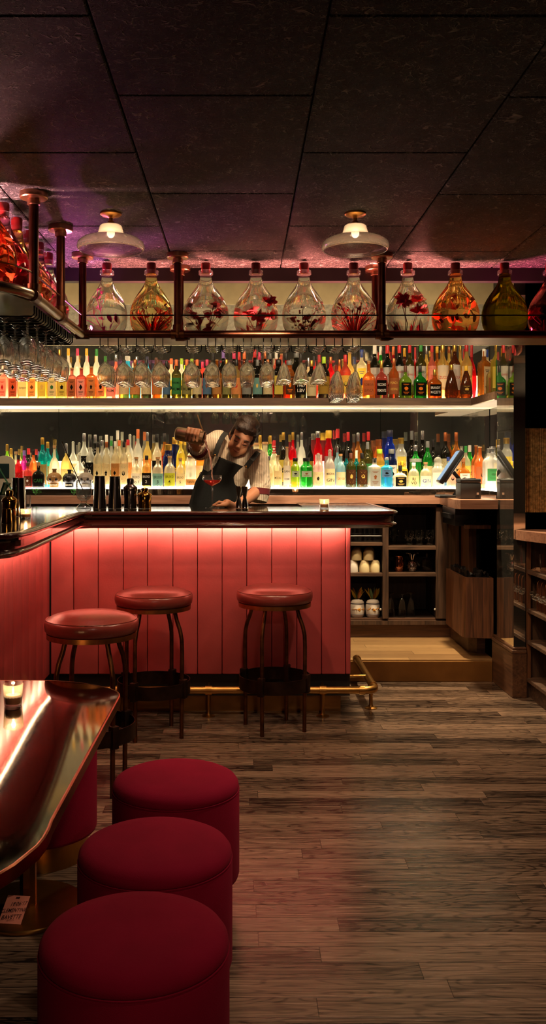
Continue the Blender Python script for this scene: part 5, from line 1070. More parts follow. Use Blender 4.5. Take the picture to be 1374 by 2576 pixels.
# plastic tray of short glasses
t = thing('glass_tray', 'clear plastic tray holding short tumblers on the top cupboard shelf', 'tray', (X(912, 6.75), 6.78, S1))
mb = MB(); mb.rbox(-0.145, 0.145, -0.11, 0.11, 0.0006, 0.007, 0.003); mb.rbox(-0.15, 0.15, -0.115, -0.111, 0.001, 0.045, 0.0015); mb.rbox(0.146, 0.15, -0.11, 0.11, 0.001, 0.045, 0.0015); mb.rbox(-0.15, -0.146, -0.11, 0.11, 0.001, 0.045, 0.0015); mb.rbox(-0.15, 0.15, 0.111, 0.115, 0.001, 0.045, 0.0015)
mb.build('tray_body', m_thin('milky plastic', .4, .8, (.85, .85, .85)), t)
mb = MB(); mb.tube([(-.152, -.117, .045), (.152, -.117, .045), (.152, .117, .045), (-.152, .117, .045)], .003, 6, closed=True); mb.build('rim', pr('white plastic rim', s(190, 190, 186), .4), t)
TUMB = m_thin('tumbler glass', .35, 1.2, (.93, .95, .97))
def simple_glass(prof, x, y, z, label, group, name='tumbler', mat=None, cat='glass', base=True):
    t = thing(name, label, cat, (x, y, z), 0, group)
    MB().shell(prof, n=20).build('glass_wall', mat or TUMB, t)
    MB().lathe([(prof[0][0] * .96, 0.0005), (prof[0][0] * .98, 0.008), (prof[0][0] * .4, 0.010)], n=20).build('base', mat or TUMB, t)
    return t
tl = 0
for j in range(2):
    for i in range(4):
        simple_glass([(.028, 0.001), (.030, .04), (.031, .088)], X(912, 6.75) - .108 + .072 * i, 6.735 + .08 * j, S1 + .0078, f'clear tumbler in the plastic tray, {"nearer" if j == 0 else "farther"} row, {ORD[i]} from the bar end', 'tumblers in the plastic tray')
TIKI = m_thin('green tinted glass', .45, 1.1, (.80, .90, .84))
for i, (px, tall) in enumerate(((1000, 1), (1030, 0), (1055, 0), (1082, 0))):
    pf = [(.022, 0.001), (.026, .012), (.020, .028), (.027, .05), (.033, .075), (.032, .095), (.028, .112)]
    t = simple_glass(pf, X(px, 6.74), 6.74 + (.14 if tall else 0), R1 + .0005, ['dark tall bumpy glass standing back on the top shelf', 'green tinted bumpy glass first past the dark one', 'green tinted bumpy glass in the middle of the three', 'green tinted bumpy glass beside the corner panel'][i], 'bumpy glasses in the cupboard', 'tiki_glass', TIKI)
    mb = MB()
    for q in range(26): a = rnd.uniform(0, 6.28); z = rnd.uniform(.04, .1); mb.sph((.0325 * math.cos(a), .0325 * math.sin(a), z), .0035, 6, 4)
    mb.build('moulded_bumps', STEEL, t)
t = thing('copper_cup', 'shiny copper julep cup on the middle cupboard shelf', 'cup', (X(1003, 6.74), 6.74, R2 + .0006))
cuM = pr('polished copper', s(214, 134, 96), .14, 1.0)
MB().shell([(.030, .006), (.038, .02), (.042, .045), (.039, .08), (.034, .108), (.036, .112)], n=28).build('cup_wall', cuM, t); MB().lathe([(.031, 0), (.033, .004), (.028, .007)], n=28).build('foot', cuM, t)
t = thing('pineapple_tumbler', 'metal pineapple tumbler with curling leaves in the middle of the cupboard shelf', 'tumbler', (X(1037, 6.73), 6.73, R2 + .0006))
mb = MB(); mb.lathe([(.018, 0), (.026, .01), (.031, .03), (.030, .05), (.022, .072), (.012, .084)], n=20)
for q in range(60):
    a = q * 2.4; z = .006 + .07 * q / 60; r = .031 * math.sin(max(.3, min(2.7, .6 + 2.0 * (z / .08)))); mb.sph((r * math.cos(a), r * math.sin(a), z), .0042, 6, 4)
mb.build('body', pr('silvered metal', s(200, 190, 184), .2, 1.0), t)
mb = MB()
for j in range(6):
    a = j * 1.047; pts = [(.004 * math.cos(a), .004 * math.sin(a), .08)] + [((.012 + .034 * q * q) * math.cos(a), (.012 + .034 * q * q) * math.sin(a), .084 + .052 * math.sin(q * 1.9)) for q in (.3, .6, .85, 1.0)]
    mb.tube(pts, [.004, .0045, .004, .003, .004], 6)
mb.build('leaf_crown', pr('silvered metal', s(200, 190, 184), .2, 1.0), t)
t = thing('glass_teapot', 'round clear glass teapot beside the metal pineapple', 'teapot', (X(1074, 6.76), 6.76, R2 + .0006))
MB().lathe([(.03, 0), (.045, .012), (.053, .04), (.047, .068), (.03, .086)], n=28).build('pot_body', TUMB, t, angle=80)
MB().lathe([(.031, .086), (.026, .094), (.006, .098), (.005, .11), (.011, .122), (.006, .132), (.001, .133)], n=20).build('lid', TUMB, t)
MB().tube([(.05, 0, .06), (.075, 0, .064), (.08, 0, .045), (.07, 0, .025), (.052, 0, .024)], .004, 8).build('handle', TUMB, t); MB().tube([(-.05, 0, .035), (-.068, 0, .055), (-.078, 0, .075)], [.009, .006, .004], 8).build('spout', TUMB, t)
for i, (px, dy) in enumerate(((985, .02), (1012, 0), (1036, .03))):
    t = thing('tall_glass', ['upturned stemmed tall glass beside the cupboard post', 'upturned stemmed tall glass in the middle of three', 'upturned stemmed tall glass farthest from the cupboard post'][i], 'glass', (X(px, 6.72), 6.72 + dy, S3 + .0006), 0, 'upturned tall glasses at the cupboard bottom')
    MB().shell([(.034, .001), (.030, .05), (.024, .10), (.018, .135), (.008, .15)], n=20).build('bowl', TUMB, t); MB().lathe([(.006, .148), (.005, .175), (.012, .182), (.031, .186), (.031, .189), (.01, .1895)], n=20).build('foot', TUMB, t)

# ---------------------------------------------------------------- till and printer on the back counter
WT = 1.165
t = thing('receipt_printer', 'dark grey receipt printer box on the counter end', 'printer', (X(1183, 5.97), 5.95, WT), 0)
pM = pr('charcoal plastic', s(58, 60, 62), .5); wd, dp, hh = .0675, .07, .132
MB().rbox(-wd, wd, 0, .14, .0006, hh * .80, .006, 2).build('case', pM, t); MB().rbox(-wd, wd, 0, .14, hh * .805, hh, .008, 3).build('top_cover', pM, t)
MB().rbox(-wd * .55, wd * .55, .012, .075, hh - .004, hh + .004, .002, 1).build('paper_slot', BLACKPL, t)
mb = MB(); letter_on(mb, 'EPSON', .011, 0, hh * .735, 7, 0.0); mb.v = [(x - .042, -.0012, z) for x, y, z in mb.v]; mb.build('lettering', pr('grey print', s(150, 150, 150), .5), t, smooth=False)
MB().box(.038, .052, -.0015, .003, .028, .042).build('button', pr('white key', s(214, 210, 206), .4), t, smooth=False); MB().box(.030, .055, -.0012, .003, .008, .022).build('power_switch', BLACKPL, t, smooth=False)
t = thing('till_screen', 'tilted touch screen till on a bent stand beside the printer', 'screen', (X(1132, 6.3), 6.22, WT), 0)
MB().rbox(-.10, .085, -.07, .10, .0006, .018, .004).build('base_plate', BLACKPL, t)
SW = Vector((.13, .985, 0)).normalized(); A = P(1108, 1214, 6.2); B = P(1163, 1133, 6.2); org = Vector(t.location)
dv = (B - A); Ls = dv.length; dv.normalize(); nv = Vector((-dv.z, 0, dv.x))       # screen plane seen nearly edge on
Ms = Matrix(((dv.x, SW.x, nv.x, A.x - org.x), (dv.y, SW.y, nv.y, A.y - org.y), (dv.z, SW.z, nv.z, A.z - org.z), (0, 0, 0, 1)))
MB().rbox(0, Ls, -.01, .26, -.022, .012, .005, 2, M=Ms).build('housing', BLACKPL, t); MB().box(.012, Ls - .012, .0, .25, .0122, .0135, M=Ms).build('display', emis('till display', (.45, .62, .8), .9), t, smooth=False)
MB().rbox(.02, Ls - .03, .01, .23, -.034, -.022, .004, 2, M=Ms).build('rear_cover', pr('grey back plate', s(96, 98, 88), .35), t)
c = Ms @ Vector((Ls * .45, .12, -.03)); MB().tube([c, (c.x + .05, c.y, c.z - .06), (.05, .05, .04), (.02, .04, .016)], [.014] * 4, 8).build('stand_arm', BLACKPL, t)

# ---------------------------------------------------------------- things on the bar
CT = TOPZ - .0016
def on_bar(px, D): return (X(px, D), D, CT)
FLAME = emis('candle flame', (1.0, .62, .26), 28)
WAX = pr('warm candle wax', s(236, 150, 92), .5, sss=.6)
VOTG = m_thin('votive glass', .3, .9)
def votive(x, y, z, label, r=.029, h=.058, energy=.6):
    t = thing('tea_light', label, 'candle', (x, y, z), 0, 'tea lights in ribbed glasses')
    MB().shell([(r * .86, .002), (r * .9, h * .3), (r, h), (r * .95, h + .0005), (r * .86, h * .3), (r * .8, .008)], n=32, rib=1, ribd=.025).build('glass_holder', VOTG, t)
    MB().lathe([(r * .85, .0005), (r * .86, .005), (r * .6, .007)], n=24).build('glass_base', VOTG, t)
    MB().lathe([(r * .76, .009), (r * .78, h * .5), (r * .74, h * .52), (.002, h * .50)], n=20).build('wax', WAX, t)
    MB().lathe([(.0005, h * .52), (.0035, h * .60), (.003, h * .70), (.0006, h * .86)], n=10).build('flame', FLAME, t)
    lamp('candle_light', 'POINT', (x, y, z + h * .9), energy, (1, .55, .22), None, .006)
votive(X(816, 5.28), 5.28, CT, 'tea light in ribbed glass near the free end of the bar', .029, .055)
votive(*on_bar(65, 4.2)[:2], CT, 'tea light in ribbed glass on the bar beside the gold shakers', .024, .046)
# coupe being filled
cx_, cy_ = X(534, 5.36), 5.36
t = thing('cocktail_glass', 'tall stemmed coupe half full of red cocktail under the poured stream', 'glass', (cx_, cy_, CT))
MB().lathe([(.040, .0), (.040, .0015), (.012, .004), (.004, .010)], n=28).build('foot', THIN, t); MB().shell([(.004, .010), (.0036, .06), (.005, .128)], n=10).build('stem', THIN, t)
MB().shell([(.005, .128), (.020, .135), (.045, .150), (.055, .166), (.0565, .180), (.054, .192)], n=36).build('bowl', m_thin('coupe glass', .35, 1.1), t)
MB().lathe([(.004, .1300), (.019, .1365), (.044, .1515), (.0525, .164), (.001, .1645)], n=32).build('red_drink', glass('red cocktail', (.85, .10, .07), body=.7, shine=.3), t)
# jiggers
for px, D, lab, q in ((601, 5.34, 'slim steel jigger nearer the coupe', 0), (616, 5.30, 'slim steel jigger beside the bartender sleeve', 1)):
    t = thing('jigger', lab, 'jigger', on_bar(px, D), 0, 'steel jiggers on the bar')
    MB().lathe([(.0215, .0005), (.0195, .02), (.009, .062)], n=24).build('lower_cup', STEEL, t); MB().lathe([(.009, .062), (.0185, .112), (.020, .127), (.018, .127), (.008, .075)], n=24).build('upper_cup', STEEL, t); MB().lathe([(.0095, .058), (.0108, .063), (.0095, .067)], n=20).build('waist_ring', STEEL, t)
# shakers by the corner
def tin(px, D, w_, h, label, mat, kind='tin'):
    r = w_ * D / FPX / 2; t = thing('shaker_tin' if kind == 'tin' else 'cocktail_shaker', label, 'shaker', on_bar(px, D), 0, 'cocktail shakers on the bar')
    if kind == 'tin':
        MB().lathe([(r, .0005), (r * 1.0, .006), (r * .90, h * .45), (r * .78, h * .97)], n=32).build('tin_body', mat, t); MB().lathe([(r * .80, h * .968), (r * .81, h * .98), (r * .78, h), (r * .72, h)], n=32).build('base_rim', mat, t)
    else:
        MB().lathe([(r * .88, .0005), (r * .90, .006), (r * .86, h * .3), (r * .98, h * .58), (r * .95, h * .60)], n=32).build('cup', mat, t)
        MB().lathe([(r * 1.0, h * .59), (r * 1.02, h * .64), (r * .95, h * .70), (r * .52, h * .78), (r * .44, h * .80)], n=32).build('strainer_top', mat, t)
        MB().lathe([(r * .48, h * .79), (r * .50, h * .93), (r * .44, h * .98), (r * .2, h)], n=28).build('cap', mat, t)
tin(251, 5.28, 34, .188, 'dark steel shaker tin upturned beside the mixing glass', BLACKM)
tin(289, 5.28, 34, .186, 'dark steel shaker tin upturned between the other tin and black shaker', BLACKM)
tin(328, 5.28, 36, .176, 'glossy black three piece shaker beside the gold one', BLACKM, 'cobbler')
tin(364, 5.28, 37, .12, 'small gold shaker beside the black shaker', GOLD, 'cobbler')
tin(47, 4.40, 40, .186, 'tall polished steel tin beside the tea light', STEEL)
tin(24, 4.10, 38, .135, 'gold shaker with round top at the picture edge', GOLD, 'cobbler')
tin(17, 3.84, 28, .062, 'small gold cup standing in front of the gold shaker', GOLD)
t = thing('highball_glass', 'tall clear glass behind the tea light on the bar', 'glass', on_bar(71, 4.56))
MB().shell([(.0125, .003), (.0135, .098), (.0125, .098), (.0115, .012)], n=20).build('glass_wall', TUMB, t); MB().lathe([(.0122, .0005), (.0125, .011), (.005, .012)], n=20).build('base', TUMB, t)
t = thing('pourer_caddy', 'dark green pouring stopper lying on the shakers at the picture edge', 'stopper', on_bar(4, 4.32))
MB().lathe([(.035, .0005), (.035, .10), (.03, .105)], n=20).build('pot', BLACKPL, t); MB().tube([(0, 0, .10), (.02, 0, .16), (.035, 0, .15)], .014, 8).build('stopper', pr('dark green rubber', s(10, 40, 32), .3), t)
MB().tube([(-.03, .01, .26), (.05, .01, .12)], .004, 8).build('glass_straw', glass('green straw glass', (.2, .5, .35)), t)
# mixing glass and spoon
t = thing('mixing_glass', 'heavy footed clear mixing glass on the bar corner', 'glass', on_bar(211, 5.26))
MB().shell([(.020, .048), (.036, .058), (.044, .085), (.046, .165), (.0435, .165), (.041, .088), (.03, .066), (.012, .060)], n=32).build('bowl', TUMB, t)
MB().lathe([(.042, .0005), (.044, .006), (.034, .020), (.018, .032), (.016, .042), (.020, .049)], n=12, rib=1, ribd=.06).build('foot', m_thin('cut glass foot', .5, 1.2), t)
t = thing('bar_spoon', 'long twisted bar spoon leaning in the mixing glass', 'spoon', on_bar(211, 5.26)); o_ = Vector(t.location)
a = Vector((.012, .0, .068)); b = P(155, 1110, 5.24) - o_
MB().tube([a + (b - a) * k / 12 for k in range(13)], [.0028] * 12 + [.0045], 6).build('shaft', pr('dark steel', s(120, 100, 84), .25, 1.0), t); MB().sph(a, (.010, .006, .013), 12, 8).build('spoon_bowl', STEEL, t)
# arched holder on the back counter
t = thing('arched_board', 'cream arch topped board with dark square at the picture edge', 'board', (X(12, 6.66), 6.66, WT))
mb = MB(); ar = [(-.073, 0), (.073, 0)] + [(.073 * math.cos(R(a)), .235 + .073 * math.sin(R(a)) * .8) for a in range(0, 181, 12)]
n = len(ar); mb.add([(x, -.012, z) for x, z in ar] + [(x, .012, z) for x, z in ar], [tuple(range(n)), tuple(range(2 * n - 1, n - 1, -1))] + [((i + 1) % n, i, n + i, n + (i + 1) % n) for i in range(n)])
mb.build('board', pr('pale grey board', s(170, 160, 142), .5), t, smooth=False); MB().rbox(-.036, .036, -.018, -.0125, .13, .235, .002, 1).build('dark_panel', pr('deep green panel', s(14, 34, 34), .4), t)
# small leafy sprigs between ledge and counter
for px in (90, 186):
    t = thing('herb_sprig', 'small green herb sprig on the counter below the ' + ('squat dark bottle' if px == 90 else 'black skull bottle'), 'herb', (X(px, 6.68), 6.68, WT))
    mb = MB(); lm = MB()
    for j in range(7):
        a = rnd.uniform(0, 6.28); p = [(0, 0, .0005), (.01 * math.cos(a), .008 * math.sin(a), .02), (.018 * math.cos(a), .012 * math.sin(a), .038)]; mb.tube(p, .001, 5)
        for q in p[1:]: leaf(lm, q, (math.cos(a + rnd.uniform(-1, 1)), math.sin(a), .7), .018, .006, 0)
    mb.build('stem', pr('herb stem', s(60, 110, 50), .6), t); o2 = lm.build('leaves', pr('herb leaf', s(60, 150, 60), .6), t)

# ---------------------------------------------------------------- bar stools
def seat_prof():
    return [(.150, -.002), (.186, .002), (.197, .014), (.2005, .034), (.199, .052), (.194, .058), (.191, .060), (.188, .0605), (.170, .072), (.13, .083), (.08, .089), (.03, .091)]
def make_stool(label, loc, ang):
    t = thing('bar_stool', label, 'stool', loc, ang, 'round red bar stools')
    c = MB().lathe([(r, z + .662) for r, z in seat_prof()], n=48).build('seat_cushion', SEAT, t, angle=80)
    mb = MB(); mb.tube([(.1925 * math.cos(2 * math.pi * k / 48), .1925 * math.sin(2 * math.pi * k / 48), .722) for k in range(48)], .0022, 6, closed=True); mb.build('piping', SEAT, c)
    MB().lathe([(.185, .642), (.190, .643), (.190, .664), (.15, .664), (.15, .642), (.185, .642)], n=48).build('seat_ring', pr('worn brass ring', s(160, 104, 56), .38, 1.0, noise=(20, .4)), t)
    for k in range(4):
        a = math.pi / 2 * k; ca, sa = math.cos(a), math.sin(a)
        rz = [(.128, .650), (.130, .625), (.140, .59), (.158, .545), (.168, .50), (.170, .44), (.169, .28), (.167, .0)]
        pts = []
        for i in range(len(rz) - 1):
            for u in (0, .5): pts.append([rz[i][0] * (1 - u) + rz[i + 1][0] * u, rz[i][1] * (1 - u) + rz[i + 1][1] * u])
        pts.append(list(rz[-1]))
        MB().tube([(r * ca, r * sa, z) for r, z in pts], .0105, 12).build('leg', OLDBRASS, t)
    MB().shell([(.183, .215), (.187, .215), (.187, .283), (.183, .283), (.183, .215)], n=56).build('foot_ring', pr('blackened bronze', s(52, 34, 24), .42, .85, noise=(16, .5)), t)
    for k in range(4):
        a = math.pi / 2 * k; M = Matrix.Rotation(a, 4, 'Z'); mb = MB(); mb.rbox(.158, .196, -.016, .016, .205, .30, .005, 2, M=M); mb.build('leg_bracket', pr('blackened bronze', s(52, 34, 24), .42, .85), t)
    return t
make_stool('red leather bar stool farthest from the bar corner, alone before the middle panels', (.169, 4.80, 0), R(65.6))
make_stool('red leather bar stool in the middle, between two others', (-.455, 4.695, 0), R(62))
make_stool('red leather bar stool nearest the metal table, closest to the side of the bar', (-.645, 3.91, 0), R(40))

# ---------------------------------------------------------------- poufs
def make_pouf(label, loc, rz, h=.405, r=.199):
    t = thing('pouf', label, 'pouf', loc, rz, 'burgundy velvet poufs')
    MB().lathe([(r - .012, .086), (r - .003, .09), (r, .10), (r, h - .055), (r - .0035, h - .046)], n=64).build('side_cover', VELVET, t, angle=80)
    MB().lathe([(r - .004, h - .047), (r - .001, h - .040), (r - .003, h - .028), (r - .012, h - .016), (r - .03, h - .007), (r - .07, h - .001), (.06, h + .002), (.01, h + .002)], n=64).build('seat_pad', VELVET, t, angle=80)
    mb = MB(); mb.tube([((r - .0015) * math.cos(2 * math.pi * k / 64), (r - .0015) * math.sin(2 * math.pi * k / 64), h - .0465) for k in range(64)], .0022, 6, closed=True); mb.build('seam', VELVET, t)
    MB().lathe([(r - .03, .0), (r - .03, .088)], n=56).build('base_ring', BRASS, t)
    return t
make_pouf('burgundy velvet pouf nearest the viewer, lowest in the picture', (-.2257, 1.915, 0), .3)
make_pouf('burgundy velvet pouf in the middle of the row of three', (-.2247, 2.362, 0), 1.2)
make_pouf('burgundy velvet pouf farthest along the row, nearest the bar stools', (-.2087, 2.872, 0), 2.2)
make_pouf('burgundy velvet pouf tucked under the metal table, brass base showing', (-.716, 3.235, 0), .8)

# ---------------------------------------------------------------- metal table
t = thing('table', 'low metal topped table with rounded corners and brass column foot', 'table', (-.66, 2.82, 0))
TZ, TA_ = .516, .052           # top tilted up at its far end to steer its reflections
def tz(y): return TA_ * (y - 2.8)
def on_table(px, py):
    D = (EYE - TZ + 2.8 * TA_) * FPX / (py - CY + FPX * TA_); return (X(px, D), D)
edge = [(300, 1750), (299, 1744), (296, 1740), (290, 1737), (278, 1732), (250, 1725), (200, 1716.5), (130, 1711.5), (0, 1711.5)]
near = [(130, 2062), (122, 2084), (110, 2106), (94, 2126), (65, 2150), (35, 2174), (0, 2195), (-60, 2222), (-160, 2248)]
rim = [on_table(*q) for q in near[::-1]] + [on_table(*q) for q in edge]
fy, ny = rim[-1][1], rim[0][1]
out = [(-1.25, ny)] + rim + [(-1.25, fy)]
def dent(x, y):
    e = min(1, max(0, (right_edge(y) - x) / .3)) * min(1, max(0, (y - ny) / .4)) * min(1, max(0, (fy - y) / .3))
    return e * (.0016 * math.sin(5.0 * (y - 2.9) + 2.5 * (x + .7)) + .0007 * math.sin(11 * x + 4 * y))
def right_edge(y):
    for (x0, y0), (x1, y1) in zip(out[1:], out[2:]):
        if y0 <= y <= y1 and y1 > y0: return x0 + (x1 - x0) * (y - y0) / (y1 - y0)
    return -.9
tb = MB(); NX, NY = 40, 110; vs = []
for j in range(NY + 1):
    y = ny + .0005 + (fy - ny - .001) * j / NY; xr = right_edge(y)
    for i in range(NX + 1):
        x = -1.25 + (xr + 1.25) * i / NX; vs.append((x, y, TZ + tz(y) + dent(x, y)))
tb.add(vs, [(j * (NX + 1) + i, j * (NX + 1) + i + 1, (j + 1) * (NX + 1) + i + 1, (j + 1) * (NX + 1) + i) for j in range(NY) for i in range(NX)])
tb.build('tabletop', TABLE, t, world=True, angle=80)
mb = MB()
mb.sweep(out, [(-.004, TZ + .0004), (.0, TZ + .001), (.0035, TZ - .002), (.0035, TZ - .034), (.0, TZ - .037), (-.02, TZ - .037), (-.02, TZ - .0045)])
mb.v = [(x, y, z + tz(y)) for x, y, z in mb.v]
mb.build('edge_band', pr('copper edge band', s(150, 92, 64), .3, 1.0, noise=(12, .2)), t, world=True)
mb = MB().prism([(x + (.02 if x < -1 else -.02), y + (.02 if y < 2.5 else -.02)) for x, y in out], TZ - .034, TZ - .012)
mb.v = [(x, y, z + tz(y)) for x, y, z in mb.v]
mb.build('core', BLACKP, t, smooth=False, world=True)
lx, ly = X(71, 2.83), 2.83
MB().lathe([(.026, .014), (.026, TZ - .034)], (lx, ly, 0), 8).build('column', BRASS, t, smooth=False, world=True)
MB().lathe([(.170, .0), (.172, .003), (.172, .011), (.169, .014)], (lx, ly, 0), 64).build('base_plate', BRASS, t, world=True)
VP = on_table(33, 1776)
votive(VP[0], VP[1], TZ + tz(VP[1]) + .001, 'tea light in fluted glass on the metal table', .034, .076, .9)
# paper note leaning on the column foot
t = thing('paper_note', 'pink handwritten reservation note on the brass table foot', 'note', (X(29, 2.73), 2.705, .0142), R(-6))
Mn = Matrix.Rotation(R(28), 4, 'X')
mb = MB(); mb.add([Mn @ Vector(p) for p in ((-.035, 0, .0005), (.035, 0, .0005), (.033, .0, .0005), (-.035, .095, .0005), (.035, .095, .0005), (-.035, .0475, .0012), (.035, .0475, .0012))], [(0, 1, 6, 5), (5, 6, 4, 3)])
nb_ = mb.build('paper', paper('pink note paper', s(226, 140, 120), .2), t, smooth=False)
mb = MB()
for i, (ln, sz) in enumerate((('19/06/17', .016), ('CLEMENTINE', .015), ('BAVETTE', .017))):
    v, f = text(ln, sz, .15); mb.add([Mn @ Vector((x * .85 + (.008 if i == 0 else -.001), .066 - .0225 * i + y * 1.15 + x * .10, .0026)) for x, y in v], f)
mb.add([Mn @ Vector(p) for p in ((-.012, .009, .0026), (.012, .0115, .0026), (.012, .0125, .0026), (-.012, .0102, .0026))], [(0, 1, 2, 3)])
mb.add([Mn @ Vector(p) for p in ((-.006, .085, .0026), (.006, .085, .0026), (.006, .089, .0026), (-.006, .089, .0026))], [(0, 1, 2, 3)])
mb.build('lettering', pr('dark ink', s(50, 18, 18), .8), t, smooth=False)
# ---------------------------------------------------------------- open glass cabinet along the side
cabz = 1.0
t = thing('side_cabinet', 'open dark wood cabinet of glassware with beech top beside the mirrored pier', 'cabinet', (1.9, 4.6, 0))
top = [(1.62, 5.42), (1.645, 5.30), (1.70, 5.13), (1.68, 4.95), (1.64, 4.4), (1.64, 3.4), (2.3, 3.4), (2.3, 5.495), (1.66, 5.495)]
MB().prism(top[::-1], cabz - .058, cabz - .002).build('worktop', TOPWOOD, t, smooth=False, world=True)
shz = [.648, .505 + .0, .288, .105]
zs = [Z(1434, 5.40), Z(1532, 5.40), Z(1612, 5.40), Z(1708, 5.40)]
for z in zs:
    MB().rbox(1.69, 2.28, 3.4, 5.44, z - .024, z, .003, 1).build('shelf', DARKWOODX, t, world=True)
MB().box(2.28, 2.30, 3.4, 5.49, 0, cabz - .06).build('back_panel', BLACKP, t, smooth=False, world=True)
MB().box(1.69, 2.28, 5.445, 5.49, .0, cabz - .06).build('side_panel', DARKWOOD, t, smooth=False, world=True)
MB().box(1.715, 2.27, 3.42, 5.44, 0.0, zs[3] - .025).build('plinth', DARKWOODX, t, smooth=False, world=True)
MB().box(1.692, 1.712, 5.425, 5.445, zs[3], cabz - .06).build('front_post', OAK, t, smooth=False, world=True)
PINKG = m_thin('warm tumbler glass', .4, 1.2, (.96, .90, .88))
for i, (x, y) in enumerate(((1.745, 5.26), (1.78, 5.14), (1.76, 5.02), (1.86, 5.24), (1.87, 5.08))):
    simple_glass([(.030, .001), (.033, .05), (.034, .105)], x, y, zs[0] + .0006, f'clear tumbler on the top shelf of the side cabinet, {ORD[i]} from the pier', 'tumblers in the side cabinet', 'tumbler', PINKG)
ARC = pr('copper divider', s(176, 112, 74), .35, 1.0)
for i in range(7):
    y = 5.33 - .07 * i
    a = [(1.72, y, zs[1] + .001), (1.72, y, zs[1] + .15)] + [(1.75 - .03 * math.cos(R(q)), y, zs[1] + .15 + .03 * math.sin(R(q))) for q in (30, 60, 90)] + [(1.93 + .03 * math.sin(R(q)), y, zs[1] + .15 + .03 * math.cos(R(q))) for q in (0, 30, 60, 90)] + [(1.96, y, zs[1] + .001)]
    o = thing('menu_board', f'rounded copper edged board standing on the middle shelf, {ORD[i]} from the pier', 'board', (1.84, y, zs[1]), 0, 'copper edged boards in the side cabinet')
    MB().tube(a, .004, 8).build('copper_frame', ARC, o, world=True)
    MB().prism([(1.725, y - .002), (1.955, y - .002), (1.955, y + .002), (1.725, y + .002)], zs[1] + .0012, zs[1] + .174).build('board', m_wood('board wood', s(90, 50, 34), s(120, 72, 48), 'Z', .5), o, smooth=False, world=True)
BEAD = m_thin('glass ball', .5, 1.2, (.98, .92, .84))
for i in range(12):
    y = 5.365 - .035 * i if i % 2 == 0 else 5.365 - .035 * i
    z = zs[1] + .085 + (.012 if i % 3 == 0 else -.008)
    x = 1.700
    o = thing('stirrer', f'glass ball ended stirrer lying across the boards, {ORD[i]} from the pier', 'stirrer', (x, y, z), 0, 'ball ended stirrers in the side cabinet')
    MB().sph((0, 0, 0), .0135, 14, 10).build('ball', BEAD, o); MB().tube([(.012, 0, 0), (.016, 0, 0)], .004, 6).build('rod', BEAD, o)
for i in range(5):
    simple_glass([(.032, .001), (.036, .045), (.036, .085)], 1.80 + .06 * (i % 2), 5.30 - .09 * i, zs[3] + .0006, f'short glass on the lowest shelf of the side cabinet, {ORD[i]} from the pier', 'short glasses at the cabinet bottom', 'short_glass', PINKG)
for i in range(4):
    o = thing('paper_stack', 'fanned ' + ['top', 'second', 'third', 'lowest'][i] + ' paper menu lying under the cabinet top', 'paper', (1.76, 5.33, zs[0] + .001 + .004 * (3 - i)), R(-20 + 8 * i), 'paper menus in the side cabinet')
    MB().box(-.05, .05, -.07, .07, 0, .0032).build('sheet', paper('menu paper', s(180, 140, 110), .1), o, smooth=False); MB().box(-.05, -.044, -.07, .07, .0032, .0036).build('spine', paper('menu spine', s(120, 80, 60), .1), o, smooth=False)

# ---------------------------------------------------------------- bartender
SKIN = pr('skin', s(196, 138, 104), .5, sss=.25, noise=(18, .06))
def rem(o, vox, smooth_it=4, sub=0):
    m = o.modifiers.new('remesh', 'REMESH'); m.mode = 'VOXEL'; m.voxel_size = vox; m.use_smooth_shade = True
    if smooth_it: q = o.modifiers.new('smooth', 'SMOOTH'); q.factor = .5; q.iterations = smooth_it
    return o
per = thing('person', 'person in pale striped shirt and dark bib apron bending to pour a cocktail', 'person', (X(540, 6.0), 6.02, .135))
HIP = Vector((X(535, 6.0), 6.03, 1.02)); WAI = Vector((X(545, 6.0), 6.0, 1.14)); CHE = Vector((X(572, 5.95), 5.95, 1.36)); NEB = P(601, 1128, 5.93); 
SHR = P(550, 1108, 5.98); SHL = P(648, 1157, 5.90)
ELR = P(503, 1134, 5.78); WRR = P(482, 1108, 5.60)
ELL = P(656, 1228, 5.82); WRL = P(592, 1278, 5.56); HDL = P(556, 1270, 5.44)
HEAD = P(608, 1103, 5.83)
# head frame: looks down towards the glass, tilted
fwd = (P(585, 1170, 5.40) - HEAD).normalized(); upv = Vector((.40, .30, .86)); upv = (upv - fwd * upv.dot(fwd)).normalized(); rt = fwd.cross(upv).normalized()
MH = Matrix(((rt.x, fwd.x, upv.x, HEAD.x), (rt.y, fwd.y, upv.y, HEAD.y), (rt.z, fwd.z, upv.z, HEAD.z), (0, 0, 0, 1)))
MHr = MH.to_3x3()
b = MB()
def hs(c, r): b.sph(MH @ Vector(c), r, 20, 14, M=MHr)
hs((0, -.012, .045), (.074, .092, .082)); hs((0, .028, -.010), (.062, .066, .078)); hs((0, .048, -.070), (.044, .044, .040)); hs((0, .070, -.092), (.024, .020, .018))
hs((.034, .050, -.045), (.030, .034, .040)); hs((-.034, .050, -.045), (.030, .034, .040)); hs((0, .072, .034), (.056, .020, .018))
for i, z in enumerate((.018, .006, -.008, -.020)): hs((0, .088 + .007 * i, z), (.0095 + .0018 * i, .012, .012))
hs((.010, .106, -.024), (.008, .008, .007)); hs((-.010, .106, -.024), (.008, .008, .007))
hs((0, .094, -.052), (.022, .008, .0055)); hs((0, .093, -.062), (.019, .008, .0065))
for e in (-1, 1): hs((e * .076, -.008, -.002), (.010, .020, .030)); hs((e * .074, -.002, -.026), (.008, .010, .010))
b.cone(NEB - Vector((0, 0, .02)), .062, MH @ Vector((0, -.02, -.05)), .055)
b.cone(HIP, .125, WAI, .120); b.cone(WAI, .120, CHE, .14); b.cone(CHE, .12, NEB - Vector((.0, -.02, .05)), .07)
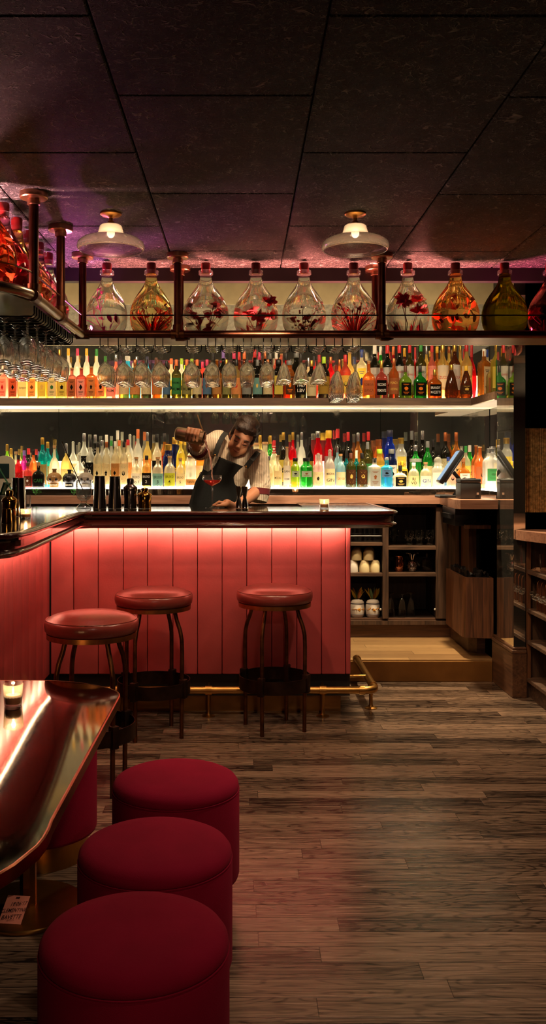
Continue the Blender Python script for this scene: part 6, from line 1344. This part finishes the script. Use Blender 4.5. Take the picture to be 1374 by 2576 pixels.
b.cone(CHE + Vector((-.05, 0, .08)), .09, SHR, .058); b.cone(CHE + Vector((.06, 0, .03)), .09, SHL, .058)
b.cone(SHR, .056, ELR, .043); b.cone(ELR, .042, WRR, .028); b.cone(SHL, .056, ELL, .043); b.cone(ELL, .042, WRL, .028)
for e in (-1, 1): 
    h = HIP + Vector((e * .09, 0, -.06)); kn = Vector((h.x + e * .01, 6.0, .60)); an = Vector((h.x + e * .02, 6.05, .215))
    b.cone(h, .095, kn, .058); b.cone(kn, .056, an, .040); b.cone(an + Vector((0, .01, -.03)), .036, an + Vector((0, -.13, -.045)), .028)
# raised hand wrapped over the tin; tin axis runs sideways with the mouth towards the glass
TA, TB = P(443, 1090, 5.52), P(513, 1103, 5.50); tax = (TB - TA).normalized(); TC = TA + (TB - TA) * .63; TR = .044
side = Vector((0, -1, 0)); side = (side - tax * side.dot(tax)).normalized(); tup = tax.cross(side) * -1
if tup.z < 0: tup = -tup
PALM = TC + tup * .034 + Vector((0, .048, 0))
b.cone(WRR, .028, PALM + Vector((.0, .012, -.02)), .030); b.cone(PALM - tax * .030, .020, PALM + tax * .030, .021); b.cone(PALM - tax * .026 + Vector((0, .01, -.03)), .018, PALM + tax * .026 + Vector((0, .01, -.03)), .018)
for i, ln in enumerate((.92, 1.05, 1.0, .82)):
    off = tax * (-.034 + .0225 * i); prev = PALM + off + Vector((0, -.004, 0)); rr = [.0105, .0098, .0090, .0078]
    for j, ang in enumerate((58, 98, 140)):
        a = R(ang * (.9 + .1 * ln) ); c = TC + off + (side * math.sin(a - R(20)) + tup * math.cos(a - R(20))) * (TR + .010)
        b.cone(prev, rr[j], c, rr[j + 1], 10); prev = c
th = PALM + tax * .038 + Vector((0, -.005, -.02)); b.cone(PALM + tax * .02 + Vector((0, .01, -.03)), .014, th + Vector((.012, -.012, -.022)), .0115, 10); b.cone(th + Vector((.012, -.012, -.022)), .0112, TC + tax * .052 - tup * (TR + .006) + side * .012, .009, 10)
# resting hand closing on the foot of the glass
b.cone(WRL, .027, HDL + Vector((.035, .01, .008)), .027); b.cone(HDL + Vector((.03, -.014, .004)), .017, HDL + Vector((.03, .022, .004)), .017)
foot = Vector((cx_, cy_, CT + .008))
for i in range(4):
    base = HDL + Vector((.018, -.022 + .016 * i, .010)); mid = base + Vector((-.030, -.004, .008)); tip = Vector((HDL.x - .050 + .008 * abs(i - 1.2), base.y - .010, CT + .011))
    b.cone(base, .0095, mid, .0088, 10); b.cone(mid, .0086, tip, .0072, 10)
b.cone(HDL + Vector((.03, -.022, 0)), .012, HDL + Vector((-.002, -.046, -.002)), .010, 10); b.cone(HDL + Vector((-.002, -.046, -.002)), .0098, Vector((HDL.x - .026, HDL.y - .052, CT + .011)), .008, 10)
body = rem(b.build('body', SKIN, per, world=True), .0042, 5)
# hair
HAIR = pr('dark brown hair', s(46, 30, 20), .5, noise=(60, .5), bump=(90, .6))
hb = MB()
def hh(c, r): hb.sph(MH @ Vector(c), r, 18, 12, M=MHr)
hh((0, -.026, .062), (.083, .092, .080)); hh((0, -.055, .02), (.078, .062, .078)); hh((0, .040, .100), (.060, .052, .034)); hh((.035, .055, .088), (.038, .038, .030)); hh((-.035, .050, .092), (.038, .040, .030)); hh((.0, .00, .125), (.066, .07, .036))
for e in (-1, 1): hh((e * .071, .004, .030), (.014, .028, .040))
r2 = random.Random(3)
for i in range(46):
    a = r2.uniform(0, 6.28); tt = r2.uniform(-.2, 1.35); c = Vector((.078 * math.cos(a) * math.cos(tt), -.022 + .088 * math.sin(a) * math.cos(tt), .060 + .080 * math.sin(tt)))
    if c.y > .045 and c.z < .07: continue
    hb.sph(MH @ c, (.020, .022, .017), 8, 6)
rem(hb.build('hair', HAIR, per, world=True), .006, 1)
em = MB(); bm_ = MB()
for e in (-1, 1):
    em.sph(MH @ Vector((e * .030, .080, .008)), (.015, .012, .0105), 14, 10, M=MHr); bm_.tube([MH @ Vector((e * .017, .0925, .002)), MH @ Vector((e * .030, .0935, -.001)), MH @ Vector((e * .043, .0865, .001))], [.0016, .002, .0016], 6); bm_.tube([MH @ Vector((e * .014, .100, .030)), MH @ Vector((e * .030, .098, .036)), MH @ Vector((e * .048, .084, .032))], [.004, .0045, .003], 8)
em.build('eyes', pr('eyelid skin', s(150, 98, 74), .5), per, world=True); bm_.build('eyebrows', HAIR, per, world=True)
mo = MB(); mo.tube([MH @ Vector((-.02, .093, -.056)), MH @ Vector((0, .101, -.057)), MH @ Vector((.02, .093, -.056))], [.003, .0045, .003], 8); mo.build('lips', pr('lips', s(160, 84, 70), .5), per, world=True)
# shirt
def m_shirt():
    m, nt, N, L = nodes('striped shirt cotton'); bs = N['Principled BSDF']; bs.inputs['Roughness'].default_value = .85
    tc = N.new('ShaderNodeTexCoord'); wv = N.new('ShaderNodeTexWave'); wv.bands_direction = 'X'; wv.inputs['Scale'].default_value = 28; wv.inputs['Distortion'].default_value = 1.2; wv.inputs['Detail'].default_value = 1; L.new(tc.outputs['Object'], wv.inputs['Vector'])
    r = N.new('ShaderNodeValToRGB'); r.color_ramp.elements[0].color = (*s(176, 160, 138), 1); r.color_ramp.elements[1].color = (*s(226, 212, 188), 1); r.color_ramp.elements[0].position = .1; r.color_ramp.elements[1].position = .5
    L.new(wv.outputs['Fac'], r.inputs['Fac']); L.new(r.outputs['Color'], bs.inputs['Base Color']); 
    n = N.new('ShaderNodeTexNoise'); n.inputs['Scale'].default_value = 9; n.inputs['Distortion'].default_value = 1.5; L.new(tc.outputs['Object'], n.inputs['Vector'])
    bp = N.new('ShaderNodeBump'); bp.inputs['Strength'].default_value = .7; bp.inputs['Distance'].default_value = .03; L.new(n.outputs['Fac'], bp.inputs['Height']); L.new(bp.outputs['Normal'], bs.inputs['Normal']); return m
SHIRT = m_shirt(); g_ = MB()
g_.cone(HIP + Vector((0, 0, .05)), .135, WAI, .136); g_.cone(WAI, .134, CHE, .158); g_.cone(CHE, .135, NEB - Vector((0, -.02, .055)), .078)
g_.cone(CHE + Vector((-.05, 0, .09)), .10, SHR, .072); g_.cone(CHE + Vector((.06, 0, .03)), .10, SHL, .072)
g_.cone(SHR, .072, ELR, .064); g_.cone(SHR + Vector((-.02, 0, -.05)), .062, CHE + Vector((-.11, .0, -.05)), .06); g_.cone(SHR + Vector((-.05, -.02, -.05)), .045, CHE + Vector((-.12, 0, -.14)), .03)
cR = ELR + (WRR - ELR) * .22; g_.cone(ELR, .062, cR, .052)
g_.cone(SHL, .074, ELL, .066); cL = ELL + (WRL - ELL) * .10; g_.cone(ELL, .064, cL, .056)
for e in (-1, 1): g_.cone(NEB + Vector((e * .05, -.03, -.01)), .030, NEB + Vector((e * .02, -.085, -.075)), .022)
rem(g_.build('shirt', SHIRT, per, world=True), .009, 3)
TRIM = pr('burgundy cuff band', s(96, 22, 30), .8)
for (p, q, r) in ((ELL + Vector((.0, -.005, -.012)), (WRL - ELL).normalized(), .060), (cR, (WRR - ELR).normalized(), .056)):
    dvec = q if r == .056 else (Vector((-.05, -.15, -1)).normalized())
    p0 = p if r == .056 else P(653, 1236, 5.80)
    mb = MB(); mb.tube([p0 - dvec * .016, p0 + dvec * .022], [r * 1.1, r * 1.08], 24); mb.build('cuff_band', TRIM, per, world=True)
mb = MB(); mb.tube([P(653, 1246, 5.80), P(651, 1262, 5.79)], [.062, .052], 24); mb.build('rolled_cuff', SHIRT, per, world=True)
mb = MB(); mb.tube([ELR + (WRR - ELR) * .30, ELR + (WRR - ELR) * .44], [.056, .050], 24); mb.build('rolled_cuff', SHIRT, per, world=True)
# apron: bib plate bent round the chest, straps over the shoulders
APR = pr('black apron cloth', s(13, 17, 16), .9, noise=(140, .3), bump=(260, .2))
def bib(cols, rowsn, f):
    vs = [f(i / cols, j / rowsn) for j in range(rowsn + 1) for i in range(cols + 1)]
    return vs, [(j * (cols + 1) + i, j * (cols + 1) + i + 1, (j + 1) * (cols + 1) + i + 1, (j + 1) * (cols + 1) + i) for j in range(rowsn) for i in range(cols)]
Lp = [(536, 1143), (526, 1160), (510, 1186), (493, 1213), (484, 1244), (476, 1275), (470, 1330), (466, 1450)]
Rp = [(624, 1178), (621, 1190), (615, 1206), (610, 1226), (606, 1250), (604, 1275), (600, 1330), (600, 1450)]
def apf(u, v):
    k = v * (len(Lp) - 1); i = min(int(k), len(Lp) - 2); w_ = k - i
    l = (Lp[i][0] * (1 - w_) + Lp[i + 1][0] * w_, Lp[i][1] * (1 - w_) + Lp[i + 1][1] * w_); r = (Rp[i][0] * (1 - w_) + Rp[i + 1][0] * w_, Rp[i][1] * (1 - w_) + Rp[i + 1][1] * w_)
    px = l[0] * (1 - u) + r[0] * u; py = l[1] * (1 - u) + r[1] * u
    D = 5.775 + .13 * (2 * u - 1) ** 2 + .03 * v + .006 * math.sin(u * 9 + v * 5)
    return P(px, py, D)
va, fa = bib(16, 24, apf); mb = MB(); mb.add(va, fa); ao = mb.build('apron', APR, per, world=True, angle=80)
so = ao.modifiers.new('thick', 'SOLIDIFY'); so.thickness = .006
for A_, B_, C_, D_ in (((541, 1147, 5.772), (550, 1120, 5.775), (561, 1098, 5.81), (569, 1088, 5.90)), ((619, 1176, 5.772), (633, 1158, 5.765), (646, 1142, 5.80), (652, 1135, 5.89))):
    p = [P(*A_) + Vector((0, -.012, 0)), P(*B_) + Vector((0, -.012, 0)), P(*C_), P(*D_)]
    mb = MB(); vs = []
    for i, q in enumerate(p):
        d = (p[min(i + 1, 3)] - p[max(i - 1, 0)]).normalized(); sd = d.cross(Vector((0, -1, .2))).normalized() * .016; vs += [q - sd, q + sd, q + sd + Vector((0, -.006, .002)), q - sd + Vector((0, -.006, .002))]
    fs = [(0, 1, 2, 3), (15, 14, 13, 12)] + [(4 * i + k, 4 * i + 4 + k, 4 * i + 4 + (k + 1) % 4, 4 * i + (k + 1) % 4) for i in range(3) for k in range(4)]
    mb.add(vs, fs); so_ = mb.build('apron_strap', pr('dark grey strap', s(40, 42, 40), .8), per, world=True)
    mb = MB(); q = p[0] + Vector((0, -.012, .004)); mb.sph(q, (.007, .004, .007), 12, 8); mb.build('strap_button', BRASS, per, world=True)
tr = MB()
tr.cone(HIP + Vector((0, .01, 0)), .135, HIP + Vector((0, .01, .06)), .132)
for e in (-1, 1):
    h = HIP + Vector((e * .085, .01, -.06)); kn = Vector((h.x + e * .01, 6.01, .60)); an = Vector((h.x + e * .02, 6.06, .20)); tr.cone(h, .108, kn, .076); tr.cone(kn, .075, an, .058)
rem(tr.build('trousers', pr('dark trousers', s(24, 24, 28), .85, noise=(80, .2)), per, world=True), .012, 3)
fo = MB()
for e in (-1, 1):
    an = Vector((HIP.x + e * .115, 6.05, .165)); fo.cone(an + Vector((0, .02, .015)), .044, an + Vector((0, -.15, .006)), .036)
rem(fo.build('shoes', pr('black shoe leather', s(16, 15, 15), .35), per, world=True), .008, 2)
# the shaker tin in the hand, strainer and the falling drink
t = thing('mixing_tin', 'pale metal shaker tin tipped sideways in the raised hand', 'shaker', TA)
Mt = tax.to_track_quat('Z', 'Y').to_matrix().to_4x4(); LT = (TB - TA).length
MB().lathe([(.030, -.004), (.038, .002), (TR * .93, .012), (TR * .97, LT * .5), (TR, LT * .96), (TR * 1.03, LT), (TR * .96, LT), (TR * .9, LT * .5)], n=36, M=Mt).build('tin_body', pr('satin tin', s(206, 178, 146), .35, 1.0), t)
t = thing('strainer', 'thin strainer handle rising above the raised hand', 'strainer', TB)
MB().lathe([(TR * .8, LT * .0 + .001), (TR * .85, .006), (TR * .2, .012)], n=28, M=Mt).build('strainer_plate', STEEL, t); e2 = P(497, 1044, 5.5) - TB
MB().tube([Vector((0, 0, .03)), Vector((-.004, -.03, .045)), e2 * .6 + Vector((.003, -.025, 0)), e2], .0035, 8).build('handle', pr('bronze handle', s(150, 116, 72), .3, 1.0), t)
st = P(515, 1108, 5.47); en = Vector((cx_ + .002, cy_ + .0, CT + .165)); mb = MB(); pts = []; rr = []
for k in range(15):
    u = k / 14; q = st.lerp(en, u); q = q + Vector((.012 * math.sin(math.pi * u) * (1 - u * .3) + .0022 * math.sin(k * 1.9), 0, .01 * math.sin(math.pi * u))); pts.append(q); rr.append(.0062 - .0022 * u + .0011 * math.sin(k * 2.1))
t = tag(mb.tube(pts, rr, 10).build('poured_drink', glass('pale pink drink', (.92, .55, .42), body=.55, shine=.4)), 'thin stream of pink drink falling into the coupe', 'drink')
t['kind'] = 'thing'
